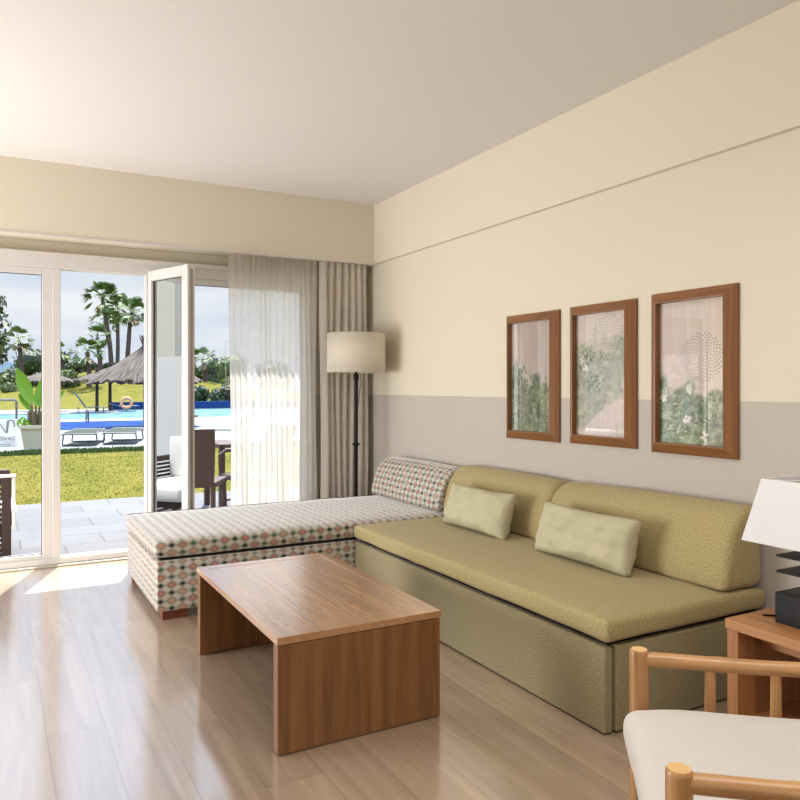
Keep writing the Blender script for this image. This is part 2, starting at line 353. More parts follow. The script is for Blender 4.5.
def bx(bm, x0, x1, y0, y1, z0, z1, bev=0, seg=2, mi=0, rot=None):
    """axis aligned box from corner to corner, edges rounded by bev"""
    t = bmesh.new()
    vs = [t.verts.new((x, y, z)) for x in (x0, x1) for y in (y0, y1) for z in (z0, z1)]
    for q in ((0, 1, 3, 2), (4, 6, 7, 5), (0, 4, 5, 1), (2, 3, 7, 6), (0, 2, 6, 4), (1, 5, 7, 3)): t.faces.new([vs[i] for i in q])
    bmesh.ops.recalc_face_normals(t, faces=t.faces)
    if bev: bmesh.ops.bevel(t, geom=list(t.edges), offset=bev, segments=seg, profile=.5, affect='EDGES', clamp_overlap=True)
    if rot: t.transform(rot)
    merge(bm, t, mi)
def merge(bm, t, mi=0):
    mp = {}
    for v in t.verts: mp[v] = bm.verts.new(v.co)
    for f in t.faces:
        nf = bm.faces.new([mp[v] for v in f.verts]); nf.material_index = mi if mi else f.material_index; nf.smooth = f.smooth
    t.free()
def box(*a, **k):
    bm = bmesh.new(); bx(bm, *a, **k); return bm
def tube(bm, pts, r, n=10, cap=True, mi=0):
    pts = [Vector(p) for p in pts]; rs = r if isinstance(r, (list, tuple)) else [r]*len(pts)
    rings = []; up = None
    for i, p in enumerate(pts):
        d = (pts[min(i+1, len(pts)-1)]-pts[max(i-1, 0)]).normalized()
        if up is None: up = Vector((0, 0, 1)) if abs(d.z) < .9 else Vector((1, 0, 0))
        a = d.cross(up).normalized(); b = a.cross(d).normalized(); up = b
        rings.append([bm.verts.new(p+(a*math.cos(2*PI*k/n)+b*math.sin(2*PI*k/n))*rs[i]) for k in range(n)])
    for i in range(len(rings)-1):
        for k in range(n):
            f = bm.faces.new((rings[i][k], rings[i][(k+1) % n], rings[i+1][(k+1) % n], rings[i+1][k])); f.material_index = mi
    if cap:
        bm.faces.new(rings[0][::-1]).material_index = mi; bm.faces.new(rings[-1]).material_index = mi
def lathe(bm, prof, n=32, cx=0, cy=0, cap=True):
    rings = [[bm.verts.new((cx+r*math.cos(2*PI*k/n), cy+r*math.sin(2*PI*k/n), z)) for k in range(n)] for r, z in prof]
    for i in range(len(rings)-1):
        for k in range(n): bm.faces.new((rings[i][k], rings[i][(k+1) % n], rings[i+1][(k+1) % n], rings[i+1][k]))
    if cap: bm.faces.new(rings[0][::-1]); bm.faces.new(rings[-1])
def T(*a):
    bm = bmesh.new(); tube(bm, *a); return bm

# ------------------------------------------------------------ room shell
XR, YW, ZC = 2.82, 5.78, 2.785
struct('floor', box(-2.7, 3.0, -2.7, 5.76, -.12, 0), M['floor'])
struct('ceiling', box(-2.7, 3.0, -2.7, 6.1, ZC, ZC+.2), M['ceiling'])
bm = bmesh.new(); bx(bm, XR, XR+.2, -2.7, 6.0, 0, 2.29); bx(bm, XR-.030, XR+.2, -2.7, 5.53, 2.29, ZC); bx(bm, XR, XR+.2, 5.53, 6.0, 2.29, ZC); struct('wall_right', bm, M['wall_split'])
bm = bmesh.new()
bx(bm, -2.7, -1.62, YW, 6.0, 0, ZC); bx(bm, 2.34, XR, YW, 6.0, 0, ZC); bx(bm, -1.62, 2.34, YW, 6.0, 2.2, ZC)
struct('wall_front', bm, M['wall_split'])
struct('wall_left', box(-2.7, -2.5, -2.7, YW, 0, ZC), M['wall'])
struct('wall_back', box(-2.5, XR, -2.7, -2.5, 0, ZC), M['wall'])
struct('trim_1', box(-2.5, XR, 5.53, YW, 2.29, ZC), M['wall'])            # boxed soffit above the curtains
struct('trim_3', box(-2.5, XR-.030, 5.522, 5.54, 2.281, 2.293), M['frame'])
struct('baseboard_right', box(XR-.014, XR, -2.5, YW, 0, .07, bev=.003), M['frame'])
struct('trim_2', box(-1.62, 2.34, 5.655, 5.76, 0, .012, bev=.003), M['sill'])     # threshold strip on the floor

# window wall: frame of three bays
Y0, Y1 = 5.70, 5.80
bm = bmesh.new()
bx(bm, -1.62, 2.34, Y0, Y1, 2.09, 2.2, .004)
bx(bm, -1.62, 2.34, Y0, Y1, .012, .055, .004)
for a, b in ((-1.62, -1.56), (-.70, -.62), (.350, .405), (.984, 1.06), (2.28, 2.34)): bx(bm, a, b, Y0, Y1, .055, 2.09, .004)
bx(bm, -1.62, 2.34, Y0-.012, Y0, 2.165, 2.2, .003)
struct('window_1', bm, M['frame'])
def sash(n, x0, x1, z0=.055, z1=2.09, st=.06, gl='glass'):
    t = bpy.data.objects.new('window_%d' % n, None); C.objects.link(t); t['kind'] = 'structure'
    b = bmesh.new(); y0, y1 = Y0+.012, Y1-.012
    bx(b, x0, x0+st, y0, y1, z0, z1, .004); bx(b, x1-st, x1, y0, y1, z0, z1, .004)
    bx(b, x0+st, x1-st, y0, y1, z1-.045, z1, .004); bx(b, x0+st, x1-st, y0, y1, z0, z0+.03, .004)
    obj('window_frame', b, M['frame'], t)
    b = bmesh.new(); q = .004
    for a in ((x0+st, x0+st+q, z0+.03, z1-.045), (x1-st-q, x1-st, z0+.03, z1-.045), (x0+st, x1-st, z0+.03, z0+.034), (x0+st, x1-st, z1-.049, z1-.045)):
        bx(b, a[0], a[1], y0+.03, y0+.044, a[2], a[3])
    obj('gasket', b, M['gasket'], t)
    obj('pane', box(x0+st, x1-st, y0+.035, y0+.041, z0+.03, z1-.045), M[gl], t)
sash(2, -.62, .350); sash(3, -1.56, -.70); sash(4, 1.06, 2.28, st=.055)

# open casement leaf
def leaf():
    L_, th, z0, z1, st = .545, .06, .06, 2.118, .075
    t = bpy.data.objects.new('door_1', None); C.objects.link(t); t['kind'] = 'structure'
    d = Vector((.358, -.934, 0)).normalized()
    t.location = (.984, 5.735, 0); t.rotation_euler = (0, 0, math.atan2(d.y, d.x))
    b = bmesh.new()                                       # local x along the leaf, local y = thickness (towards +X world)
    bx(b, 0, st, 0, th, z0, z1, .005); bx(b, L_-st, L_, 0, th, z0, z1, .005)
    bx(b, st, L_-st, 0, th, z1-st, z1, .005); bx(b, st, L_-st, 0, th, z0, z0+.09, .005)
    obj('door_frame', b, M['frame'], t)
    b = bmesh.new(); q = .004
    for a in ((st, st+q, z0+.09, z1-st), (L_-st-q, L_-st, z0+.09, z1-st), (st, L_-st, z0+.09, z0+.096), (st, L_-st, z1-st-q, z1-st)):
        bx(b, a[0], a[1], .020, .040, a[2], a[3])
    obj('gasket', b, M['gasket'], t)
    obj('pane', box(st, L_-st, .026, .034, z0+.09, z1-st), M['leafglass'], t)
    b = bmesh.new(); bx(b, L_, L_+.003, .022, .042, z0+.03, z1-.03)
    for z in (.3, .75, 1.0, 1.25, 1.8): bx(b, L_+.003, L_+.007, .026, .038, z, z+.05)
    obj('lock_strip', b, M['metal'], t)
    b = bmesh.new(); bx(b, L_-.055, L_-.025, th, th+.01, .98, 1.10, .003); tube(b, [(L_-.04, th+.01, 1.05), (L_-.04, th+.045, 1.05), (L_-.06, th+.05, 1.05), (L_-.15, th+.05, 1.05)], .008)
    obj('door_handle', b, M['metal'], t, smooth='auto')
leaf()
# label with two framed characters on the glass of the right hand bay
def pane_label():
    b = bmesh.new(); x0, x1, y = 1.590, 1.655, Y0+.040; yb = y-.002
    def bar(a0, a1, z0, z1): bx(b, a0, a1, yb, y, z0, z1)
    w_ = .0035
    zt, zb = 1.62, 1.235
    bar(x0, x0+w_, zb, zt); bar(x1-w_, x1, zb, zt); bar(x0, x1, zt-w_, zt); bar(x0, x1, zb, zb+w_); bar(x0, x1, 1.283, 1.287); bar(x0, x1, 1.335, 1.339)
    cx = (x0+x1)/2-.008
    bar(cx-.003, cx+.003, 1.293, 1.328); bar(cx-.012, cx+.012, 1.323, 1.329)                                  # T
    for a in ((cx-.01, cx+.01, 1.273, 1.278), (cx-.01, cx-.005, 1.260, 1.278), (cx-.01, cx+.01, 1.257, 1.262), (cx+.005, cx+.01, 1.243, 1.262), (cx-.01, cx+.01, 1.242, 1.247)): bar(*a)   # S
    o = obj('glass_sticker', b, M['signwhite'])
    tag(o, 'thin white outlined sticker with two boxed characters on the right window pane', 'sticker')
pane_label()

# ------------------------------------------------------------ curtains
def curtain(name, x0, x1, y, folds, amp, m, label, seedv, z0=.02, z1=2.287, drift=0):
    rnd = random.Random(seedv); n = folds*14; nz_ = 24
    ph = [rnd.uniform(-.5, .5) for _ in range(folds+2)]; am = [rnd.uniform(.6, 1.15) for _ in range(folds+2)]
    bm = bmesh.new(); g = []
    for j in range(nz_+1):
        v = j/nz_; row = []
        for i in range(n+1):
            u = i/n; f = u*folds; k = int(f); fr = f-k
            a = am[k]*(1-fr)+am[k+1]*fr; p = ph[k]*(1-fr)+ph[k+1]*fr
            th = 2*PI*f+p*(.5+.8*(1-v))
            yy = y+amp*a*(math.sin(th)+.25*math.sin(2*th+p))*(.8+.3*(1-v))
            xx = x0+(x1-x0)*u+amp*.45*math.cos(th)*a+drift*(1-v)*(1-u)+.01*math.sin(v*5+k)
            row.append(bm.verts.new((xx, yy, z0+(z1-z0)*v)))
        g.append(row)
    for j in range(nz_):
        for i in range(n): bm.faces.new((g[j][i], g[j][i+1], g[j+1][i+1], g[j+1][i]))
    o = obj(name, bm, m, smooth=True)
    return tag(o, label, 'curtain')
curtain('sheer_curtain', 1.585, 2.30, 5.63, 15, .022, M['sheer'], 'sheer white voile curtain gathered in front of the window', 3)
curtain('drape_curtain', 2.33, 2.755, 5.605, 7, .034, M['drape'], 'greige linen drape bunched in the corner behind the floor lamp', 5)

# ------------------------------------------------------------ sofa, chaise
def soft_box(x0, x1, y0, y1, z0, z1, r, puff=.0, seg=4, nx=14, ny=22, wr=0):
    """rounded upholstered block; top puffs up slightly"""
    bm = bmesh.new(); bx(bm, x0, x1, y0, y1, z0, z1, r, seg)
    if puff or wr:
        big = [e for e in bm.edges if e.calc_length() > .08]
        for c, no, a, b, n in (((1, 0, 0), 0, x0, x1, nx), ((0, 1, 0), 1, y0, y1, ny)):
            for i in range(1, n):
                p = [0, 0, 0]; p[no] = a+(b-a)*i/n
                bmesh.ops.bisect_plane(bm, geom=list(bm.verts)+list(bm.edges)+list(bm.faces), plane_co=p, plane_no=c)
        for v in bm.verts:
            u = (v.co.x-x0)/(x1-x0); t = (v.co.y-y0)/(y1-y0)
            h = (1-abs(2*u-1)**4)*(1-abs(2*t-1)**6)
            if v.co.z > (z0+z1)/2: v.co.z += puff*h
            if wr:
                q = noise.noise(v.co*6)*wr
                v.co += Vector((q*.6, q*.6, q))
    return bm
# green sofa
sofa = thing('sofa', 'long olive green tweed sofa bed against the right wall', 'sofa', (2.36, 3.0, 0))
def child(o, root):
    o.parent = root; o.matrix_parent_inverse = Matrix.Translation(-root.location); return o
def part(name, bm, m, root, **k):
    return child(obj(name, bm, m, **k), root)
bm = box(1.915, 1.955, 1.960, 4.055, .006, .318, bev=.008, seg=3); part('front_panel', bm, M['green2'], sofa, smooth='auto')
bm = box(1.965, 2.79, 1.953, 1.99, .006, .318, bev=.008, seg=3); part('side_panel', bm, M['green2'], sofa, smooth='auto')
bm = box(1.95, 2.79, 1.985, 4.055, .03, .338); part('base', bm, M['blackgap'], sofa)
for x in (2.0, 2.7):
    for y in (2.05, 3.95): part('foot', box(x-.03, x+.03, y-.03, y+.03, 0, .03), M['black'], sofa)
part('seat', soft_box(1.905, 2.80, 1.94, 4.062, .338, .418, .022, .010, 4, 8, 20, wr=.004), M['green'], sofa, smooth=True)
def backrest(y0, y1, profile_pts, name, m, root, r=.05, ztop=0):
    """profile in XZ (closed), swept along Y with rounded ends"""
    pts = []
    n = len(profile_pts)
    for i in range(n):                        # Catmull-Rom
        p0, p1, p2, p3 = [Vector(profile_pts[(i+k-1) % n]) for k in range(4)]
        for s in range(5):
            t = s/5
            pts.append(.5*((2*p1)+(-p0+p2)*t+(2*p0-5*p1+4*p2-p3)*t*t+(-p0+3*p1-3*p2+p3)*t**3))
    c = sum((p for p in pts), Vector((0, 0)))/len(pts)
    stations = []
    K = 7
    for i in range(K+1):
        a = PI/2*i/K; stations.append((y0+r*(1-math.sin(a)) if False else y0+r*(1-math.cos(a)), r*(1-math.sin(a))))
    mid = 16
    st = stations + [(y0+r+(y1-y0-2*r)*i/mid, 0) for i in range(1, mid)] + [(y0+y1-s, ins) for s, ins in stations[::-1]]
    bm = bmesh.new(); uv = bm.loops.layers.uv.verify(); rings = []
    per = [0]
    for i in range(len(pts)): per.append(per[-1]+(pts[(i+1) % len(pts)]-pts[i]).length)
    for y, ins in st:
        ring = []
        for p in pts:
            d = p-c; L_ = d.length; q = c+d*max(.05, (L_-ins)/L_)
            tt = (y-y0)/(y1-y0)
            zz = q[1]+(.006*math.sin(PI*tt) + ztop*(1-tt))*max(0, (q[1]-.5)/.25)
            v = bm.verts.new((q[0]+noise.noise(Vector((q[0]*5, y*5, q[1]*5)))*.006, y, zz)); ring.append(v)
        rings.append(ring)
    npt = len(pts)
    for j in range(len(rings)-1):
        for i in range(npt):
            f = bm.faces.new((rings[j][i], rings[j+1][i], rings[j+1][(i+1) % npt], rings[j][(i+1) % npt]))
            for l, (a, b) in zip(f.loops, ((j, i), (j+1, i), (j+1, i+1), (j, i+1))): l[uv].uv = (st[a][0], per[b])
    for ring, fl in ((rings[0], 0), (rings[-1], 1)):
        f = bm.faces.new(ring if not fl else ring[::-1])
        for l in f.loops: l[uv].uv = (l.vert.co.x, l.vert.co.z)
    bmesh.ops.recalc_face_normals(bm, faces=bm.faces)
    o = obj(name, bm, m, smooth=True, uv=False); child(o, root); return o
prof = [(2.56, .46), (2.575, .428), (2.66, .426), (2.775, .428), (2.795, .47), (2.797, .60), (2.795, .695), (2.765, .738), (2.705, .735), (2.645, .700), (2.60, .63), (2.572, .54)]
backrest(1.952, 3.085, prof, 'backrest', M['green'], sofa, r=.04, ztop=.022)
backrest(3.09, 4.10, prof, 'backrest', M['green'], sofa)

ch = thing('chaise', 'chaise section in cream, coral and black diamond fabric', 'chaise', (1.6, 4.57, 0))
part('base', box(.755, 2.78, 4.068, 5.06, .05, .322, bev=.012, seg=3), M['diamond'], ch, smooth='auto')
part('gap_lining', box(.775, 2.77, 4.085, 5.045, .32, .345), M['blackgap'], ch)
part('seat', soft_box(.745, 2.79, 4.066, 5.07, .338, .425, .02, .008, 4, 20, 10, wr=.003), M['diamond'], ch, smooth=True)
bm = bmesh.new(); R_ = .0045
tube(bm, [(.757, 5.058, .426), (2.60, 5.058, .426)], .004, 6)
part('piping', bm, plain('piping', (92, 78, 70), .8), ch, smooth=True)
for (x, y) in ((.79, 4.09), (.775, 4.97), (2.6, 4.09), (2.6, 4.97)):
    part('leg', box(x, x+.13, y, y+.06, 0, .052, bev=.003), M['legwood'], ch)
profc = [(2.545, .47), (2.56, .434), (2.66, .432), (2.775, .434), (2.795, .47), (2.797, .60), (2.795, .68), (2.765, .712), (2.705, .712), (2.645, .690), (2.595, .63), (2.56, .54)]
backrest(4.13, 5.105, profc, 'backrest', M['diamond'], ch, r=.03)

# throw pillows
def pillow(name, label, y0, y1, xb, seedv):
    rnd = random.Random(seedv); W_, H_, TH = abs(y1-y0), .262, .075
    bm = bmesh.new(); nu, nv = 34, 22; sides = []
    for s in (1, -1):
        g = []
        for j in range(nv+1):
            row = []
            for i in range(nu+1):
                u = -1+2*i/nu; v = -1+2*j/nv
                e = max(0, (1-u**4))**.5*max(0, (1-v**4))**.5
                pinch = 1-.05*(1-abs(v)**2)*(abs(u)**6)
                pz = 1-.09*(1-abs(u)**2)*(abs(v)**6)
                wr = noise.noise(Vector((u*3+seedv, v*2.5, s*3)))*.024+noise.noise(Vector((u*8, v*3+seedv, s)))*.012+noise.noise(Vector((u*4+v*9, v*6-u*7, s+seedv)))*.006
                edge = noise.noise(Vector((u*9, v*9, seedv)))*.007*max(abs(u), abs(v))**6
                x = s*(TH*e+wr*e)
                row.append(bm.verts.new((x, u*W_/2*pinch+edge, (v*H_/2*pz)+edge)))
            g.append(row)
        sides.append(g)
        for j in range(nv):
            for i in range(nu):
                q = (g[j][i], g[j][i+1], g[j+1][i+1], g[j+1][i]); bm.faces.new(q if s > 0 else q[::-1])
    bmesh.ops.remove_doubles(bm, verts=bm.verts, dist=.0005)
    tilt = math.radians(17)
    o = obj(name, bm, M['pillow'], smooth=True)
    o.rotation_euler = (0, tilt, 0)
    o.location = (xb, (y0+y1)/2, .426+H_/2*math.cos(tilt)-.004)
    return tag(o, label, 'pillow', 'small pillows on the green sofa')
pillow('throw_pillow', 'pale green oblong pillow on the sofa nearer the chaise', 3.205, 3.82, 2.445, 2)
p2 = pillow('throw_pillow', 'pale green oblong pillow on the sofa nearer the table lamp', 2.315, 2.955, 2.445, 9)

# ------------------------------------------------------------ coffee table
ct = thing('coffee_table', 'low brown wooden coffee table with ribbed top in front of the sofa', 'coffee table', (1.16, 2.945, 0))
X0, X1, Ya, Yb, ZT = .835, 1.487, 2.381, 3.51, .404
bm = bmesh.new()
for a in ((X0, X0+.045, Ya, Yb), (X1-.045, X1, Ya, Yb), (X0+.045, X1-.045, Ya, Ya+.10), (X0+.045, X1-.045, Yb-.06, Yb)): bx(bm, a[0], a[1], a[2], a[3], ZT-.026, ZT, .0015)
part('top_border', bm, M['tableedge'], ct)
part('top_panel', box(X0+.045, X1-.045, Ya+.10, Yb-.06, ZT-.024, ZT-.001), M['tabletop'], ct)
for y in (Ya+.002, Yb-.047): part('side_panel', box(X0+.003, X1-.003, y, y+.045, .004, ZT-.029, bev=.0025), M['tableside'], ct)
part('top_frame', box(X0+.012, X1-.012, Ya+.012, Yb-.012, ZT-.032, ZT-.026), M['blackgap'], ct)

# ------------------------------------------------------------ floor lamp
fl = thing('floor_lamp', 'floor lamp with cream drum shade in the corner behind the chaise', 'floor lamp', (2.515, 5.30, 0))
bm = bmesh.new(); lathe(bm, [(.13, 0), (.13, .012), (.10, .022), (.02, .032)]); obj('base', bm, M['black'], fl, smooth='auto')
bm = bmesh.new(); lathe(bm, [(.0145, .03), (.0145, .79), (.018, .795), (.032, .80), (.032, .808), (.018, .813), (.0145, .82), (.0145, 1.31), (.022, 1.315), (.022, 1.36), (.012, 1.365), (.012, 1.45)], 20); obj('pole', bm, M['black'], fl, smooth='auto')
bm = bmesh.new(); lathe(bm, [(.232, 1.372), (.232, 1.682)], 64, cap=False); sh = obj('lamp_shade', bm, M['shade'], fl, smooth=True)
so = sh.modifiers.new('thickness', 'SOLIDIFY'); so.thickness = .003
bm = bmesh.new()
for k in range(3): a = 2*PI*k/3+.4; tube(bm, [(0, 0, 1.45), (.23*math.cos(a), .23*math.sin(a), 1.45)], .002, 6)
lathe(bm, [(.028, 1.45), (.034, 1.49), (.034, 1.54), (.02, 1.57), (.002, 1.575)], 16); obj('bulb', bm, M['white'], fl, smooth=True)
bm = bmesh.new(); tube(bm, [(.03, -.005, 1.37), (.045, -.005, 1.30), (.03, 0, 1.22), (.018, 0, 1.1)], .0018, 6); obj('pull_cord', bm, M['black'], fl)

# ------------------------------------------------------------ pictures
def picture(y0, y1, z0, z1, label, kind):
    cy, cz = (y0+y1)/2, (z0+z1)/2; W_, H_ = y1-y0, z1-z0; fw, d = .050, .046
    t = thing('framed_picture', label, 'picture', (XR, cy, cz), 0, 'framed pictures above the sofa')
    # frame members, mitred; inner edge slopes in. local: x towards room negative
    def member(p, q, inn_p, inn_q, mi):
        b = bmesh.new()
        def v(pt, x): return b.verts.new((x, pt[0], pt[1]))
        P, Q, IP, IQ = p, q, inn_p, inn_q
        def mix(a, b_, s): return (a[0]+(b_[0]-a[0])*s, a[1]+(b_[1]-a[1])*s)
        s = .72
        a = [v(P, -.002), v(P, -.015), v(mix(P, IP, .9), -d), v(IP, -d+.001), v(IP, -.002)]
        c = [v(Q, -.002), v(Q, -.015), v(mix(Q, IQ, .9), -d), v(IQ, -d+.001), v(IQ, -.002)]
        for i in range(5): b.faces.new((a[i], a[(i+1) % 5], c[(i+1) % 5], c[i]))
        b.faces.new(a[::-1]); b.faces.new(c); bmesh.ops.recalc_face_normals(b, faces=b.faces)
        return b
    hy, hz = W_/2, H_/2; o_ = [(-hy, -hz), (hy, -hz), (hy, hz), (-hy, hz)]; i_ = [(-hy+fw, -hz+fw), (hy-fw, -hz+fw), (hy-fw, hz-fw), (-hy+fw, hz-fw)]
    for k in range(4):
        k2 = (k+1) % 4
        obj('frame_rail' if k % 2 == 0 else 'frame_stile', member(o_[k], o_[k2], i_[k], i_[k2], 0), M['framewood_h'] if k % 2 == 0 else M['framewood_v'], t)
    iw, ih = hy-fw, hz-fw
    def art_mat():
        m, nt, b = mat('art_print_%d' % kind); L = nt.links.new
        tc = N(nt, 'ShaderNodeTexCoord'); sp = N(nt, 'ShaderNodeSeparateXYZ'); L(tc.outputs['Object'], sp.inputs[0])
        u = mth(nt, 'MULTIPLY_ADD', sp.outputs[1], -.5/iw, .5); v = mth(nt, 'MULTIPLY_ADD', sp.outputs[2], .5/ih, .5)   # u: left->right as seen, v: bottom->top
        n1 = N(nt, 'ShaderNodeTexNoise'); n1.inputs['Scale'].default_value = 11; n1.inputs['Detail'].default_value = 6; L(tc.outputs['Object'], n1.inputs['Vector'])
        n2 = N(nt, 'ShaderNodeTexNoise'); n2.inputs['Scale'].default_value = 34; n2.inputs['Detail'].default_value = 4; L(tc.outputs['Object'], n2.inputs['Vector'])
        mp = N(nt, 'ShaderNodeMapping'); mp.inputs['Scale'].default_value = (1, 60, 3); L(tc.outputs['Object'], mp.inputs[0])
        n3 = N(nt, 'ShaderNodeTexNoise'); n3.inputs['Scale'].default_value = 1; L(mp.outputs[0], n3.inputs['Vector'])
        ground = mixc(nt, n3.outputs['Fac'], s2l((196, 178, 166)), s2l((226, 212, 202)))
        gr = N(nt, 'ShaderNodeValToRGB'); e = gr.color_ramp.elements; e[0].position = .35; e[0].color = s2l((84, 104, 76)); e[1].position = .68; e[1].color = s2l((178, 186, 156)); x = e.new(.5); x.color = s2l((128, 144, 108))
        L(n2.outputs['Fac'], gr.inputs[0])
        wob = mth(nt, 'MULTIPLY', mth(nt, 'SUBTRACT', n1.outputs['Fac'], .5), .5)
        if kind == 1: edge = mth(nt, 'SUBTRACT', mth(nt, 'MULTIPLY_ADD', u, -.15, .64), v)
        elif kind == 2: edge = mth(nt, 'MINIMUM', mth(nt, 'SUBTRACT', .82, mth(nt, 'MULTIPLY_ADD', u, .25, v)), mth(nt, 'SUBTRACT', v, mth(nt, 'MULTIPLY_ADD', u, -.9, .80)))
        else: edge = mth(nt, 'SUBTRACT', .48, mth(nt, 'MULTIPLY_ADD', u, .10, v))
        if kind == 2: edge = mth(nt, 'MINIMUM', mth(nt, 'SUBTRACT', .80, v), mth(nt, 'SUBTRACT', mth(nt, 'ADD', v, 0), mth(nt, 'MULTIPLY', u, .38)))
        f = mth(nt, 'MULTIPLY', mth(nt, 'ADD', edge, wob), 14); f.node.use_clamp = True
        amt = {1: .9, 2: .65, 3: 1}[kind]
        L(mixc(nt, mth(nt, 'MULTIPLY', f, amt), ground, gr.outputs[0]), b.inputs['Base Color']); b.inputs['Roughness'].default_value = .8
        return m
    ab = box(-.012, -.003, -iw-.004, iw+.004, -ih-.004, ih+.004)
    rnd = random.Random(kind*11)
    def pt(u, v, lift): return Vector((-.0122-lift, (.5-u)*2*iw, (v-.5)*2*ih))
    def poly(b, cu, cv, pts_, lift=.0):
        c = pt(cu, cv, lift); vs_ = [b.verts.new(c+Vector((0, -x, z))) for x, z in pts_]; b.faces.new(vs_)
    # dotted round seed head
    su, sv, sr, nn = {1: (.52, .76, .08, 90), 2: (.62, .82, .11, 170), 3: (.64, .60, .115, 190)}[kind]
    b = bmesh.new()
    for k in range(nn):
        rr = sr*math.sqrt((k+.5)/nn); a = k*2.39996; x, z = rr*math.cos(a), rr*math.sin(a); c = pt(su, sv, .0002)
        if abs(c.y-x) > iw-.004 or abs(c.z+z) > ih-.004: continue
        q = .0026+.0026*(rr/sr); poly(b, su, sv, [(x-q, z), (x, z-q*.6), (x+q, z), (x, z+q*.6)], .0002)
    merge(ab, b, 1)
    # flowers and leaf sprays
    b = bmesh.new()
    fl_ = {1: [(.22, .60), (.3, .52), (.4, .50), (.44, .44)], 2: [(.12, .62), (.2, .55), (.88, .05)], 3: [(.06, .32), (.42, .17), (.68, .06), (.46, .38)]}[kind]
    for (fu, fv) in fl_:
        for k in range(5):
            a = 2*PI*k/5+rnd.random(); l = rnd.uniform(.018, .034); w2 = .008; ca, sa = math.cos(a), math.sin(a)
            poly(b, fu, fv, [(0, 0), (ca*l*.5-sa*w2, sa*l*.5+ca*w2), (ca*l, sa*l), (ca*l*.5+sa*w2, sa*l*.5-ca*w2)], .0006)
    merge(ab, b, 2)
    b = bmesh.new()
    for k in range(150):
        if kind == 1: u, v = rnd.uniform(.06, .85), rnd.uniform(.04, .5)
        elif kind == 2: u, v = rnd.uniform(.06, .5), rnd.uniform(.35, .7)
        else: u, v = rnd.uniform(.06, .92), rnd.uniform(.04, .34)
        a = rnd.uniform(0, PI); l = rnd.uniform(.016, .045); w2 = .0045; ca, sa = math.cos(a), math.sin(a)
        c = pt(u, v, 0)
        if abs(c.y)+l > iw or abs(c.z)+l > ih: continue
        poly(b, u, v, [(0, 0), (ca*l*.5-sa*w2, sa*l*.5+ca*w2), (ca*l, sa*l), (ca*l*.5+sa*w2, sa*l*.5-ca*w2)], .0004)
    merge(ab, b, 3)
    obj('art_print', ab, [art_mat(), plain('motif_dots', (64, 62, 54) if kind != 1 else (150, 150, 128), .9), plain('motif_flowers', (232, 226, 214), .9), leaf_mat('motif_leaves', (62, 84, 66), (186, 192, 160), .9)], t)
    obj('glass', box(-.0205, -.0185, -iw-.002, iw+.002, -ih-.002, ih+.002), M['picglass'], t)
picture(3.23, 3.72, .940, 1.696, 'wood framed botanical print, the one nearest the floor lamp', 1)
picture(2.657, 3.139, .945, 1.698, 'wood framed botanical print in the middle of the three', 2)
picture(2.083, 2.558, .940, 1.704, 'wood framed botanical print, the one above the table lamp end of the sofa', 3)

# ------------------------------------------------------------ side table and table lamp
st = thing('side_table', 'oak side table under the black table lamp beside the sofa', 'side table', (2.35, 1.3, 0))
part('tabletop', box(2.086, 2.62, .98, 1.595, .468, .50, bev=.002), M['oak'], st)
part('side_panel', box(2.09, 2.616, 1.55, 1.590, 0, .467, bev=.002), M['oakv'], st)
part('side_panel', box(2.09, 2.616, .985, 1.025, 0, .467, bev=.002), M['oakv'], st)
part('shelf', box(2.115, 2.60, 1.026, 1.549, .16, .185, bev=.002), M['oak'], st)
part('drawer', box(2.20, 2.60, 1.03, 1.545, .405, .462, bev=.002), M['oak'], st)

tl = thing('table_lamp', 'table lamp with white tapered square shade and stacked black base', 'table lamp', (2.27, 1.41, .50))
bm = bmesh.new(); bx(bm, -.08, .08, -.08, .08, 0, .098, .003); obj('base', bm, M['black'], tl)
bm = bmesh.new(); bx(bm, -.012, .012, -.012, .012, .098, .33)
obj('stem', bm, M['black'], tl)
for z in (.16, .21): obj('plate', box(-.078, .078, -.078, .078, z, z+.008, bev=.002), M['black'], tl)
bm = bmesh.new()
def ringsq(h, z): return [bm.verts.new((sx*h, sy*h, z)) for sx, sy in ((-1, -1), (1, -1), (1, 1), (-1, 1))]
a = ringsq(.15, .258); b = ringsq(.108, .459)
for i in range(4): bm.faces.new((a[i], a[(i+1) % 4], b[(i+1) % 4], b[i]))
sh = obj('lamp_shade', bm, M['shadew'], tl); so = sh.modifiers.new('thickness', 'SOLIDIFY'); so.thickness = .003
bm = bmesh.new()
tube(bm, [(-.105, -.105, .455), (.105, .105, .455)], .0018, 6); tube(bm, [(-.105, .105, .455), (.105, -.105, .455)], .0018, 6); lathe(bm, [(.02, .31), (.03, .35), (.03, .38), (.012, .41)], 14)
obj('bulb', bm, M['white'], tl, smooth=True)
o = obj('power_cord', T([(2.215, 1.55, .503), (2.19, 1.575, .503), (2.175, 1.585, .503), (2.30, 1.50, .503)][0:1]+[(2.24, 1.53, .503), (2.29, 1.51, .503), (2.34, 1.50, .503)], .003, 6), M['black'], tl)
child(o, tl)

